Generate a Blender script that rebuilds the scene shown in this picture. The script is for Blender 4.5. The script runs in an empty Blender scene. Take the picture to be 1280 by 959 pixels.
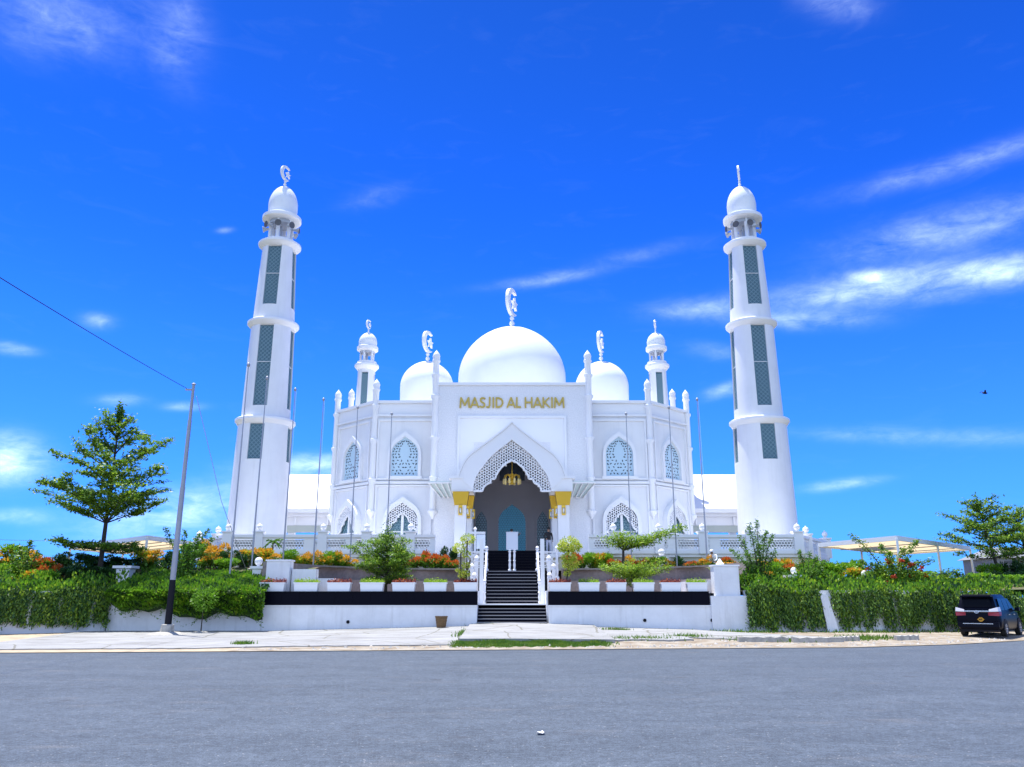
import bpy, math, random
from mathutils import Vector, Matrix
R = math.radians
random.seed(7)
SC = bpy.context.scene
COL = SC.collection

# ------------------------------------------------------------------ camera
H = 1.6; FPX = 1000.0; TILT = R(15.1)
cam_d = bpy.data.cameras.new('camera'); cam = bpy.data.objects.new('camera', cam_d); COL.objects.link(cam)
cam.location = (0, 0, H); cam.rotation_euler = (R(90) + TILT, 0, 0)
cam_d.sensor_width = 36.0; cam_d.lens = FPX / 1280 * 36.0; cam_d.clip_end = 8000; cam_d.clip_start = 0.1
SC.camera = cam

def ray(px, py):
    u = (px - 640) / FPX; v = (479.5 - py) / FPX
    return Vector((u, math.cos(TILT) - v * math.sin(TILT), math.sin(TILT) + v * math.cos(TILT)))
def V(px, py, Y):                      # world point at depth Y seen at photo pixel px, py
    d = ray(px, py); k = Y / d.y
    return Vector((d.x * k, Y, H + d.z * k))

# ------------------------------------------------------------------ light
SUN_EL = 75.0; SUN_AZ = -48.0          # azimuth measured from +Y (behind the mosque) towards -X (left)
sd = Vector((math.cos(R(SUN_EL)) * math.sin(R(SUN_AZ)), math.cos(R(SUN_EL)) * math.cos(R(SUN_AZ)), math.sin(R(SUN_EL))))
sun_d = bpy.data.lights.new('sun', 'SUN'); sun_d.energy = 4.2; sun_d.angle = R(0.5); sun_d.color = (1.0, 0.97, 0.92)
sun = bpy.data.objects.new('sun', sun_d); COL.objects.link(sun)
sun.rotation_euler = (-sd).to_track_quat('-Z', 'Y').to_euler()

SC.view_settings.view_transform = 'Standard'; SC.view_settings.look = 'None'
SC.view_settings.exposure = 0.97; SC.view_settings.gamma = 1.0
SKY_STRENGTH = 0.10
SKY_TINT = (0.045, 0.36, 1.40)

world = bpy.data.worlds.new('World'); SC.world = world; world.use_nodes = True
wn = world.node_tree; wn.nodes.clear()
class G:                                # tiny node-graph helper
    def __init__(s, nt): s.nt = nt
    def n(s, t, **k):
        o = s.nt.nodes.new(t)
        for a, b in k.items(): setattr(o, a, b)
        return o
    def put(s, sock, val):
        if isinstance(val, bpy.types.NodeSocket): s.nt.links.new(val, sock)
        elif val is not None: sock.default_value = val
    def m(s, op, a, b=None, c=None, clamp=False):
        o = s.n('ShaderNodeMath', operation=op); o.use_clamp = clamp
        s.put(o.inputs[0], a); s.put(o.inputs[1], b); s.put(o.inputs[2], c)
        return o.outputs[0]
    def mix(s, f, a, b, mode='MIX'):
        o = s.n('ShaderNodeMix', data_type='RGBA', blend_type=mode)
        s.put(o.inputs[0], f); s.put(o.inputs[6], a); s.put(o.inputs[7], b)
        return o.outputs[2]
    def noise(s, vec, scale, detail=4, rough=0.55, dist=0.0):
        o = s.n('ShaderNodeTexNoise'); s.put(o.inputs['Vector'], vec)
        o.inputs['Scale'].default_value = scale; o.inputs['Detail'].default_value = detail
        o.inputs['Roughness'].default_value = rough; o.inputs['Distortion'].default_value = dist
        return o.outputs[0]
    def ramp(s, f, stops):
        o = s.n('ShaderNodeValToRGB'); s.put(o.inputs[0], f)
        e = o.color_ramp.elements
        while len(e) < len(stops): e.new(0.5)
        for k, (p, c) in enumerate(stops):
            e[k].position = p; e[k].color = c if len(c) == 4 else (*c, 1)
        return o.outputs[0]
    def mapping(s, vec, scale=(1, 1, 1), rot=(0, 0, 0), loc=(0, 0, 0)):
        o = s.n('ShaderNodeMapping'); s.put(o.inputs[0], vec)
        o.inputs['Scale'].default_value = scale; o.inputs['Rotation'].default_value = rot; o.inputs['Location'].default_value = loc
        return o.outputs[0]

g = G(wn)
sky = g.n('ShaderNodeTexSky', sky_type='NISHITA'); sky.sun_disc = False
sky.sun_elevation = R(SUN_EL); sky.sun_rotation = R(SUN_AZ)
sky.altitude = 0; sky.air_density = 1.0; sky.dust_density = 0.6; sky.ozone_density = 1.0
tc = g.n('ShaderNodeTexCoord')
sep = g.n('ShaderNodeSeparateXYZ'); wn.links.new(tc.outputs['Generated'], sep.inputs[0])
dx, dy, dz = sep.outputs
az = g.m('ARCTAN2', dx, dy); el = g.m('ARCSINE', dz)
cmb = g.n('ShaderNodeCombineXYZ'); wn.links.new(az, cmb.inputs[0]); wn.links.new(el, cmb.inputs[1])
ae = cmb.outputs[0]
skyc = g.mix(1.0, sky.outputs[0], (*SKY_TINT, 1), 'MULTIPLY')
# the tropical sky pales towards the horizon
hz = g.m('SUBTRACT', 1.0, g.m('MULTIPLY', g.m('MAXIMUM', dz, 0.0), 1.9), clamp=True)
hz = g.m('POWER', hz, 2.2)
skyc = g.mix(g.m('MULTIPLY', hz, 0.40), skyc, (1.5, 4.4, 11.5, 1))
up_f = g.m('MULTIPLY', g.m('SUBTRACT', dz, 0.30), 2.4, clamp=True)
skyc = g.mix(up_f, skyc, g.mix(1.0, skyc, (0.95, 0.66, 0.60, 1), 'MULTIPLY'))
# clouds: wisps gathered round chosen bearings, broken up by noise
def azel(px, py):
    d = ray(px, py).normalized(); return math.atan2(d.x, d.y), math.asin(d.z)
CLOUDS = [  # px, py of the middle, half length px, half width px, slope (dy/dx), strength
    (1110, 360, 130, 19, -0.13, .50), (1250, 338, 100, 18, -0.13, .42), (1085, 346, 30, 8, -0.1, 0.5), (1190, 288, 130, 24, -0.24, 0.30), (1200, 205, 140, 13, -0.30, 0.18), (1000, 400, 70, 10, 0, .35),
    (680, 350, 60, 6, -0.16, 0.22), (800, 318, 60, 8, -0.22, 0.08), (880, 385, 60, 11, -0.1, 0.25), (900, 440, 40, 9, 0.1, 0.15),
    (1050, 606, 40, 6, -0.12, 0.45), (1150, 546, 120, 10, 0.02, 0.22), (905, 488, 24, 7, -0.3, 0.35),
    (5, 575, 45, 28, 0.1, .85), (15, 436, 24, 7, 0.1, .45), (124, 402, 18, 9, 0.1, .26), (80, 25, 80, 36, 0.1, 0.18), (210, 60, 24, 44, -0.6, .09),
    (235, 30, 24, 34, -0.6, 0.12), (230, 640, 110, 26, -0.2, 0.5), (400, 582, 70, 12, -0.05, 0.7), (281, 288, 9, 3, -0.1, .16),
    (470, 246, 34, 10, -0.2, 0.07), (1045, 4, 40, 14, 0.1, 0.2), (150, 500, 26, 7, 0, 0.25), (20, 645, 40, 10, 0, 0.35), (230, 508, 22, 5, 0, 0.3),
]
dens = None
for (px, py, L, W, sl, st) in CLOUDS:
    a0, e0 = azel(px, py); a1, e1 = azel(px + 40, py + 40 * sl)
    ang = math.atan2(e1 - e0, a1 - a0); k = math.hypot(a1 - a0, e1 - e0) / math.hypot(40, 40 * sl)
    da = g.m('SUBTRACT', az, a0); de = g.m('SUBTRACT', el, e0)
    c, s_ = math.cos(ang), math.sin(ang)
    u = g.m('ADD', g.m('MULTIPLY', da, c / (L * k)), g.m('MULTIPLY', de, s_ / (L * k)))
    w = g.m('ADD', g.m('MULTIPLY', da, -s_ / (W * k)), g.m('MULTIPLY', de, c / (W * k)))
    r2 = g.m('ADD', g.m('MULTIPLY', u, u), g.m('MULTIPLY', w, w))
    b = g.m('MULTIPLY', g.m('EXPONENT', g.m('MULTIPLY', r2, -1.0)), st)
    dens = b if dens is None else g.m('ADD', dens, b)
aew = g.mapping(ae, rot=(0, 0, R(-14)), scale=(7, 26, 1))
n1 = g.noise(aew, 1.6, 8, 0.62, 0.7)
n2 = g.noise(g.mapping(ae, scale=(16, 22, 1)), 1.0, 7, 0.6, 0.4)
nn = g.m('ADD', g.m('MULTIPLY', n1, 0.65), g.m('MULTIPLY', n2, 0.45))
nn = g.m('MULTIPLY', g.m('SUBTRACT', nn, 0.36), 3.0, clamp=True)
n3 = g.m('ADD', 0.1, g.m('MULTIPLY', g.noise(g.mapping(ae, rot=(0, 0, R(-10)), scale=(40, 80, 1)), 1.0, 6, 0.7, 0.8), 1.8))
cl = g.m('MULTIPLY', g.m('MULTIPLY', dens, g.m('ADD', g.m('MULTIPLY', nn, 1.0), 0.05)), n3)
thin = g.m('MULTIPLY', g.m('MULTIPLY', g.m('SUBTRACT', n1, 0.55), 0.4, clamp=True), 0.10)
# added fill light: an unseen bright cloud bank behind the viewer brightens the facade
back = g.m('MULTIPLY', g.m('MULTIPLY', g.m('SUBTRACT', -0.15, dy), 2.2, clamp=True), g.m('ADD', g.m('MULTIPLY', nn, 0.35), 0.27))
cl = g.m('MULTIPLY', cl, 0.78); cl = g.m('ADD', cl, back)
cl = g.m('MINIMUM', g.m('ADD', cl, thin), 0.9)
cl = g.m('MULTIPLY', cl, g.m('MULTIPLY', g.m('ADD', dz, 0.02), 30, clamp=True))
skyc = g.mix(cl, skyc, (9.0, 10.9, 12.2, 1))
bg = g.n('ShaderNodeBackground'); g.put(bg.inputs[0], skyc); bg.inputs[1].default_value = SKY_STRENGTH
wo = g.n('ShaderNodeOutputWorld'); wn.links.new(bg.outputs[0], wo.inputs[0])

# ------------------------------------------------------------------ materials
MATS = {}
def mat(name, col, rough=0.6, metal=0.0, var=0.0, vscale=3.0, bump=0.0, bscale=20.0, col2=None, streak=0.0, trans=0.0, spec=0.5, coat=0.0):
    if name in MATS: return MATS[name]
    m = bpy.data.materials.new(name); m.use_nodes = True; nt = m.node_tree; nt.nodes.clear(); q = G(nt)
    out = q.n('ShaderNodeOutputMaterial'); bs = q.n('ShaderNodeBsdfPrincipled'); nt.links.new(bs.outputs[0], out.inputs[0])
    geo = q.n('ShaderNodeNewGeometry'); pos = geo.outputs['Position']
    c = (*col, 1)
    if col2 is not None or var > 0:
        c2 = col2 if col2 is not None else tuple(x * (1 - var) for x in col)
        f = q.ramp(q.noise(pos, vscale, 5, 0.6), [(0.35, (0, 0, 0)), (0.65, (1, 1, 1))])
        c = q.mix(f, (*col, 1), (*c2, 1))
    if streak > 0:
        sv = q.noise(q.mapping(pos, scale=(3.0, 3.0, 0.25)), 1.0, 5, 0.65)
        f = q.m('MULTIPLY', q.m('SUBTRACT', sv, 0.52), 5.0, clamp=True)
        c = q.mix(q.m('MULTIPLY', f, streak), c, (0.30, 0.29, 0.26, 1))
    q.put(bs.inputs['Base Color'], c)
    bs.inputs['Roughness'].default_value = rough; bs.inputs['Metallic'].default_value = metal
    bs.inputs['Specular IOR Level'].default_value = spec; bs.inputs['Coat Weight'].default_value = coat
    if bump > 0:
        b = q.n('ShaderNodeBump'); b.inputs['Strength'].default_value = bump; b.inputs['Distance'].default_value = 0.05
        nt.links.new(q.noise(pos, bscale, 4, 0.6), b.inputs['Height']); nt.links.new(b.outputs[0], bs.inputs['Normal'])
    if trans > 0:
        tr = q.n('ShaderNodeBsdfTranslucent'); q.put(tr.inputs[0], c)
        ms = q.n('ShaderNodeMixShader'); ms.inputs[0].default_value = trans
        nt.links.new(bs.outputs[0], ms.inputs[1]); nt.links.new(tr.outputs[0], ms.inputs[2]); nt.links.new(ms.outputs[0], out.inputs[0])
    MATS[name] = m; return m
def leafmat(name, a, b, trans=0.42, rough=0.45, vs=9.0):
    return mat(name, a, rough, col2=b, vscale=vs, trans=trans, spec=0.35)

WHITE = mat('white_paint', (0.80, 0.80, 0.81), 0.55, var=0.05, vscale=0.8, bump=0.08, bscale=12, streak=0.09)
STUCCO = mat('speckled_white_stone', (0.80, 0.80, 0.82), 0.6, var=0.12, vscale=11, bump=0.25, bscale=9)
TRIM = mat('white_trim', (0.82, 0.82, 0.83), 0.5)
DOMEM = mat('dome_enamel', (0.80, 0.82, 0.84), 0.38, var=0.03, vscale=1.0)
ROOFM = mat('white_roof_sheet', (0.80, 0.81, 0.82), 0.45)
WALLW = mat('retaining_wall_paint', (0.74, 0.75, 0.77), 0.7, var=0.10, vscale=1.4, bump=0.12, bscale=9, streak=0.25)
CREAM = mat('cream_wall', (0.70, 0.68, 0.58), 0.7, var=0.08, vscale=1.0)
GREYB = mat('grey_beam', (0.42, 0.46, 0.42), 0.7, var=0.05)
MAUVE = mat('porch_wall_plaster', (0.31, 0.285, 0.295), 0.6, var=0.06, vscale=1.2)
BLUEG = mat('teal_window_glass', (0.07, 0.155, 0.20), 0.25, spec=0.4)
PALEG = mat('pale_blue_grille', (0.50, 0.66, 0.76), 0.5)
DARKG = mat('dark_opening', (0.012, 0.022, 0.04), 0.2)
DOORG = mat('blue_door_glass', (0.012, 0.10, 0.19), 0.15, spec=0.8)
TEALM = mat('teal_lattice', (0.22, 0.36, 0.40), 0.5)
GRANITE = mat('black_granite', (0.004, 0.004, 0.010), 0.4, var=0.3, vscale=30, spec=0.06)
NOSE = mat('step_nosing', (0.22, 0.22, 0.24), 0.5)
GOLD = mat('gold_paint', (0.80, 0.50, 0.05), 0.32, metal=0.55)
TEXTG = mat('gold_letters', (0.50, 0.36, 0.07), 0.4, metal=0.25)
STEEL = mat('grey_steel', (0.34, 0.35, 0.38), 0.45, metal=0.4)
POLEM = mat('pole_galvanised', (0.33, 0.34, 0.37), 0.5, metal=0.2, var=0.1, vscale=4)
BLACKP = mat('black_paint', (0.006, 0.006, 0.010), 0.6, spec=0.2)
CONC = mat('raw_concrete', (0.45, 0.43, 0.38), 0.85, var=0.35, vscale=5, bump=0.4, bscale=18)
TERR = mat('terrace_stone', (0.30, 0.25, 0.23), 0.75, var=0.25, vscale=6, bump=0.2, bscale=15)
GLOBE = mat('white_globe', (0.82, 0.82, 0.82), 0.25)
BARK = mat('bark', (0.055, 0.045, 0.035), 0.9, var=0.4, vscale=12, bump=0.5, bscale=25)
SOIL = mat('garden_soil', (0.16, 0.12, 0.07), 0.95, col2=(0.06, 0.09, 0.02), vscale=1.5, bump=0.4, bscale=8)
TENTM = mat('tan_canvas', (0.72, 0.58, 0.36), 0.8, trans=0.6, var=0.08, vscale=2)
WICKER = mat('brown_wicker', (0.24, 0.14, 0.06), 0.8, var=0.5, vscale=40, bump=0.6, bscale=50)
G_TREE = leafmat('tree_leaves', (0.075, 0.18, 0.018), (0.14, 0.27, 0.024))
G_DARK = leafmat('dark_leaves', (0.016, 0.06, 0.016), (0.04, 0.11, 0.02), 0.2)
G_HEDGE = leafmat('hedge_leaves', (0.09, 0.25, 0.012), (0.19, 0.38, 0.02), vs=3)
G_VINE = leafmat('vine_leaves', (0.09, 0.19, 0.025), (0.20, 0.33, 0.05), 0.3)
G_MID = leafmat('mid_green_leaves', (0.06, 0.18, 0.018), (0.14, 0.28, 0.025))
G_LIME = leafmat('yellow_green_leaves', (0.50, 0.56, 0.05), (0.66, 0.66, 0.11), 0.3)
G_YEL = leafmat('lime_leaves', (0.20, 0.36, 0.02), (0.36, 0.48, 0.035))
G_RED = leafmat('red_leaf_tips', (0.50, 0.07, 0.02), (0.58, 0.20, 0.03))
G_ORA = leafmat('orange_leaf_tips', (0.62, 0.26, 0.02), (0.66, 0.42, 0.035))
G_MAR = leafmat('maroon_leaves', (0.11, 0.018, 0.025), (0.2, 0.04, 0.04), 0.2)
G_FLOW = leafmat('red_flowers', (0.62, 0.05, 0.04), (0.65, 0.14, 0.04), 0.25)
G_GRASS = leafmat('grass_blades', (0.06, 0.17, 0.018), (0.16, 0.25, 0.03), vs=2)

def asphalt():
    m = bpy.data.materials.new('asphalt'); m.use_nodes = True; nt = m.node_tree; q = G(nt); bs = nt.nodes['Principled BSDF']
    pos = q.n('ShaderNodeNewGeometry').outputs['Position']
    big = q.ramp(q.noise(q.mapping(pos, scale=(0.5, 0.9, 1)), 1.0, 8, 0.7), [(0.3, (0.066, 0.083, 0.104)), (0.7, (0.094, 0.116, 0.142))])
    fine = q.noise(pos, 55, 3, 0.75); fine2 = q.noise(pos, 14, 4, 0.7)
    c = q.mix(1.0, big, q.ramp(fine, [(0.36, (0.56, 0.56, 0.56)), (0.50, (0.97, 0.97, 0.97)), (0.64, (1.6, 1.6, 1.6))]), 'MULTIPLY')
    c = q.mix(1.0, c, q.ramp(fine2, [(0.34, (0.66, 0.66, 0.66)), (0.62, (1.2, 1.2, 1.2))]), 'MULTIPLY')
    c = q.mix(1.0, c, q.ramp(q.noise(pos, 3.2, 6, 0.75), [(0.36, (0.80, 0.80, 0.80)), (0.62, (1.12, 1.12, 1.12))]), 'MULTIPLY')
    # pale stone chips, tyre-polished lanes along the bend and a few dark drips
    vo = q.n('ShaderNodeTexVoronoi'); vo.inputs['Scale'].default_value = 9.0; q.put(vo.inputs['Vector'], pos)
    c = q.mix(q.m('MULTIPLY', q.m('LESS_THAN', vo.outputs['Distance'], 0.10), 0.55), c, (0.42, 0.42, 0.40, 1))
    lane = q.noise(q.mapping(pos, scale=(0.03, 0.55, 1)), 1.0, 3, 0.5)
    c = q.mix(1.0, c, q.ramp(lane, [(0.36, (0.95, 0.95, 0.95)), (0.62, (1.04, 1.04, 1.04))]), 'MULTIPLY')
    dr = q.noise(q.mapping(pos, scale=(0.9, 0.9, 1), loc=(7, 3, 0)), 1.0, 3, 0.55)
    c = q.mix(q.m('MULTIPLY', q.m('SUBTRACT', dr, 0.66), 9.0, clamp=True), c, (0.05, 0.053, 0.06, 1))
    # coarse worn patches with the binder gone, nearest the camera
    pt = q.noise(q.mapping(pos, scale=(0.5, 1.5, 1), loc=(3, 1, 0)), 1.0, 6, 0.7)
    pf = q.m('MULTIPLY', q.m('SUBTRACT', pt, 0.57), 8.0, clamp=True)
    c = q.mix(q.m('MULTIPLY', pf, 0.55), c, q.ramp(fine, [(0.4, (0.04, 0.042, 0.05)), (0.6, (0.24, 0.24, 0.24))]))
    q.put(bs.inputs['Base Color'], c); bs.inputs['Roughness'].default_value = 0.8; bs.inputs['Specular IOR Level'].default_value = 0.3
    b = q.n('ShaderNodeBump'); b.inputs['Strength'].default_value = 0.5; b.inputs['Distance'].default_value = 0.02
    q.put(b.inputs['Height'], fine); nt.links.new(b.outputs[0], bs.inputs['Normal']); return m
ASPH = asphalt()
def pavemat():
    m = bpy.data.materials.new('bleached_concrete'); m.use_nodes = True; nt = m.node_tree; q = G(nt); bs = nt.nodes['Principled BSDF']
    pos = q.n('ShaderNodeNewGeometry').outputs['Position']
    c = q.ramp(q.noise(q.mapping(pos, scale=(0.5, 1.2, 1)), 1.0, 6, 0.65), [(0.3, (0.20, 0.195, 0.185)), (0.48, (0.29, 0.29, 0.28)), (0.75, (0.38, 0.378, 0.37))])
    c = q.mix(1.0, c, q.ramp(q.noise(pos, 30, 3, 0.7), [(0.35, (0.8, 0.8, 0.8)), (0.6, (1.06, 1.06, 1.06))]), 'MULTIPLY')
    vo = q.n('ShaderNodeTexVoronoi', feature='DISTANCE_TO_EDGE'); vo.inputs['Scale'].default_value = 0.42
    q.put(vo.inputs['Vector'], q.mix(0.25, pos, q.n('ShaderNodeTexNoise').outputs['Color']))
    cr = q.m('LESS_THAN', vo.outputs[0], 0.010)
    c = q.mix(q.m('MULTIPLY', cr, 0.7), c, (0.12, 0.11, 0.07, 1))
    st = q.noise(q.mapping(pos, scale=(0.7, 1.6, 1), loc=(2, 5, 0)), 1.0, 7, 0.7)
    c = q.mix(q.m('MULTIPLY', q.m('SUBTRACT', st, 0.54), 4.0, clamp=True), c, (0.19, 0.165, 0.125, 1))
    q.put(bs.inputs['Base Color'], c); bs.inputs['Roughness'].default_value = 0.85; return m
PAVE = pavemat()
SAND = mat('pale_sand', (0.50, 0.40, 0.27), 0.95, col2=(0.34, 0.27, 0.18), vscale=2.2, bump=0.5, bscale=14)
GRAV = mat('gravel_verge', (0.38, 0.34, 0.27), 0.95, col2=(0.22, 0.165, 0.105), vscale=1.6, bump=0.7, bscale=16)

# ------------------------------------------------------------------ mesh helpers
class FR:
    def __init__(s, o, r, n): s.o = Vector(o); s.r = Vector(r).normalized(); s.n = Vector(n).normalized()
    def __call__(s, u, v, w=0.0): p = s.o + s.r * u + s.n * w; return (p.x, p.y, p.z + v)
class MB:
    def __init__(s): s.v = []; s.f = []; s.mi = []
    def add(s, vs, fs, mi=0):
        b = len(s.v); s.v += [tuple(p) for p in vs]
        for f in fs: s.f.append([b + i for i in f]); s.mi.append(mi)
        return s
    def box(s, x0, x1, y0, y1, z0, z1, mi=0):
        return s.add([(x, y, z) for z in (z0, z1) for y in (y0, y1) for x in (x0, x1)],
                     [(0, 2, 3, 1), (4, 5, 7, 6), (0, 1, 5, 4), (2, 6, 7, 3), (0, 4, 6, 2), (1, 3, 7, 5)], mi)
    def fbox(s, F, u0, u1, v0, v1, w0, w1, mi=0):
        return s.add([F(u, v, w) for v in (v0, v1) for w in (w1, w0) for u in (u0, u1)],
                     [(0, 2, 3, 1), (4, 5, 7, 6), (0, 1, 5, 4), (2, 6, 7, 3), (0, 4, 6, 2), (1, 3, 7, 5)], mi)
    def prism(s, F, poly, w0, w1, mi=0):
        n = len(poly)
        vs = [F(u, v, w1) for u, v in poly] + [F(u, v, w0) for u, v in poly]
        fs = [list(range(n)), list(range(2 * n - 1, n - 1, -1))] + [[i, i + n, (i + 1) % n + n, (i + 1) % n] for i in range(n)]
        return s.add(vs, fs, mi)
    def ring(s, F, outer, inner, w0, w1, closed=False, mi=0):
        n = len(outer); vs = []
        for w in (w1, w0): vs += [F(u, v, w) for u, v in outer] + [F(u, v, w) for u, v in inner]
        fs = []
        for i in range(n if closed else n - 1):
            j = (i + 1) % n
            fs += [[i, j, n + j, n + i], [2 * n + i, 3 * n + i, 3 * n + j, 2 * n + j], [i, 2 * n + i, 2 * n + j, j], [n + i, n + j, 3 * n + j, 3 * n + i]]
        if not closed: fs += [[0, n, 3 * n, 2 * n], [n - 1, 3 * n - 1, 4 * n - 1, 2 * n - 1]]
        return s.add(vs, fs, mi)
    def tube(s, pts, rad, n=8, mi=0, caps=True):
        pts = [Vector(p) for p in pts]
        if not isinstance(rad, (list, tuple)): rad = [rad] * len(pts)
        b = len(s.v); k = len(pts); ref = None
        for i, p in enumerate(pts):
            d = (pts[min(i + 1, k - 1)] - pts[max(i - 1, 0)])
            d = d.normalized() if d.length > 1e-9 else Vector((0, 0, 1))
            if ref is None: ref = d.orthogonal().normalized()
            a = (ref - d * ref.dot(d)); a = a.normalized() if a.length > 1e-6 else d.orthogonal().normalized(); ref = a; c = d.cross(a)
            for j in range(n):
                t = 2 * math.pi * j / n; s.v.append(tuple(p + (a * math.cos(t) + c * math.sin(t)) * rad[i]))
        for i in range(k - 1):
            for j in range(n):
                j2 = (j + 1) % n; s.f.append([b + i * n + j, b + i * n + j2, b + (i + 1) * n + j2, b + (i + 1) * n + j]); s.mi.append(mi)
        if caps:
            s.f.append([b + j for j in range(n - 1, -1, -1)]); s.mi.append(mi)
            s.f.append([b + (k - 1) * n + j for j in range(n)]); s.mi.append(mi)
        return s
    def bar(s, p, q, w, d=None, mi=0, up=(0, 1, 0)):
        p = Vector(p); q = Vector(q); a = (q - p).normalized(); n = Vector(up); n = (n - a * n.dot(a)).normalized(); c = a.cross(n); d = d or w
        vs = [tuple(e + c * (sx * w / 2) + n * (sy * d / 2)) for e in (p, q) for sx, sy in ((-1, -1), (1, -1), (1, 1), (-1, 1))]
        return s.add(vs, [(0, 3, 2, 1), (4, 5, 6, 7), (0, 1, 5, 4), (1, 2, 6, 5), (2, 3, 7, 6), (3, 0, 4, 7)], mi)
    def lathe(s, prof, c=(0, 0, 0), n=24, mi=0):
        b = len(s.v); k = len(prof)
        for r, z in prof:
            for j in range(n):
                t = 2 * math.pi * j / n; s.v.append((c[0] + r * math.cos(t), c[1] + r * math.sin(t), c[2] + z))
        for i in range(k - 1):
            for j in range(n):
                j2 = (j + 1) % n; s.f.append([b + i * n + j, b + i * n + j2, b + (i + 1) * n + j2, b + (i + 1) * n + j]); s.mi.append(mi)
        s.f.append([b + j for j in range(n - 1, -1, -1)]); s.mi.append(mi)
        s.f.append([b + (k - 1) * n + j for j in range(n)]); s.mi.append(mi)
        return s
    def leaf(s, p, size, mi=0, up=0.35, asp=0.45, d=None):
        p = Vector(p)
        if d is None: d = Vector((random.gauss(0, 1), random.gauss(0, 1), random.gauss(0, 0.6)))
        else: d = Vector(d) + Vector((random.gauss(0, .3), random.gauss(0, .3), random.gauss(0, .3)))
        d = d.normalized(); n = Vector((random.gauss(0, 1), random.gauss(0, 1), random.gauss(0, 1) + up * 3)); w = d.cross(n)
        w = w.normalized() if w.length > 1e-6 else d.orthogonal().normalized()
        b = len(s.v); h = size / 2
        s.v += [tuple(p - d * h), tuple(p + w * h * asp), tuple(p + d * h), tuple(p - w * h * asp)]
        s.f.append([b, b + 1, b + 2, b + 3]); s.mi.append(mi)
    def build(s, name, mats, parent=None, smooth=False, world_root=None):
        me = bpy.data.meshes.new(name); me.from_pydata(s.v, [], s.f)
        if not isinstance(mats, (list, tuple)): mats = [mats]
        for m in mats: me.materials.append(m)
        if len(mats) > 1: me.polygons.foreach_set('material_index', s.mi)
        if smooth:
            me.polygons.foreach_set('use_smooth', [True] * len(me.polygons)); me.set_sharp_from_angle(angle=R(38))
        me.update()
        o = bpy.data.objects.new(name, me); COL.objects.link(o)
        if parent is not None:
            o.parent = parent
            if world_root is not None: o.location = -Vector(world_root)
        return o
def tag(o, label, cat, group=None, kind=None):
    o['label'] = label; o['category'] = cat
    if group: o['group'] = group
    if kind: o['kind'] = kind
    return o
def thing(name, label, cat, loc=(0, 0, 0), rz=0, group=None):
    o = bpy.data.objects.new(name, None); COL.objects.link(o); o.location = loc; o.rotation_euler = (0, 0, rz); o.empty_display_size = 0.3
    return tag(o, label, cat, group)
def struct(o, label=None, cat=None, kind='structure'):
    o['kind'] = kind
    if label: o['label'] = label; o['category'] = cat
    return o
def dup(o, loc=None, rz=None, label=None, scale=None, parent=None, plabels=True):
    c = o.copy(); COL.objects.link(c)
    if parent is not None: c.parent = parent
    if loc is not None: c.location = loc
    if rz is not None: c.rotation_euler = (0, 0, rz)
    if scale is not None: c.scale = scale if isinstance(scale, (tuple, list)) else (scale,) * 3
    if label: c['label'] = label
    for ch in o.children: dup(ch, parent=c)
    return c
ORD = ['first', 'second', 'third', 'fourth', 'fifth', 'sixth', 'seventh', 'eighth', 'ninth', 'tenth', 'eleventh', 'twelfth', 'thirteenth', 'fourteenth', 'fifteenth', 'sixteenth', 'seventeenth', 'eighteenth', 'nineteenth', 'twentieth']
def lerp(a, b, t): return a + (b - a) * t
def clamp(x, a=0.0, b=1.0): return max(a, min(b, x))
def sstep(a, b, x): t = clamp((x - a) / (b - a)); return t * t * (3 - 2 * t)
def bez(p, n=8):
    out = []
    for i in range(n + 1):
        t = i / n; k = 1 - t
        out.append((k**3 * p[0][0] + 3 * k * k * t * p[1][0] + 3 * k * t * t * p[2][0] + t**3 * p[3][0],
                    k**3 * p[0][1] + 3 * k * k * t * p[1][1] + 3 * k * t * t * p[2][1] + t**3 * p[3][1]))
    return out
def arch(hw, v0, vs, va, cu=0.0, n=9):       # pointed arch outline from bottom left over the apex to bottom right
    h = va - vs
    half = bez([(hw, vs), (hw, vs + h * 0.62), (hw * 0.42, vs + h * 0.74), (0, va)], n)
    right = [(hw, v0)] + half
    return [(cu - u, v) for u, v in right] + [(cu + u, v) for u, v in right[-2::-1]]
def inpoly(p, poly):
    x, y = p; c = False; j = len(poly) - 1
    for i in range(len(poly)):
        xi, yi = poly[i]; xj, yj = poly[j]
        if (yi > y) != (yj > y) and x < (xj - xi) * (y - yi) / (yj - yi) + xi: c = not c
        j = i
    return c
def trilattice(mb, F, test, u0, u1, v0, v1, a, w, w0, w1, mi=0):   # triangular lattice of flat bars
    h = a * math.sqrt(3) / 2; rows = int((v1 - v0) / h) + 2; cols = int((u1 - u0) / a) + 3
    P = lambda i, j: (u0 + i * a + (j % 2) * a / 2 - a, v0 + j * h)
    for j in range(rows):
        for i in range(cols):
            p = P(i, j)
            for q in (P(i + 1, j), P(i + (j % 2), j + 1), P(i - 1 + (j % 2), j + 1)):
                m_ = ((p[0] + q[0]) / 2, (p[1] + q[1]) / 2)
                if test(m_):
                    L = math.hypot(q[0] - p[0], q[1] - p[1]); ux, uy = (q[0] - p[0]) / L, (q[1] - p[1]) / L
                    mb.prism(F, [(p[0] + uy * w / 2, p[1] - ux * w / 2), (q[0] + uy * w / 2, q[1] - ux * w / 2), (q[0] - uy * w / 2, q[1] + ux * w / 2), (p[0] - uy * w / 2, p[1] + ux * w / 2)], w0, w1, mi)

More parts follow.
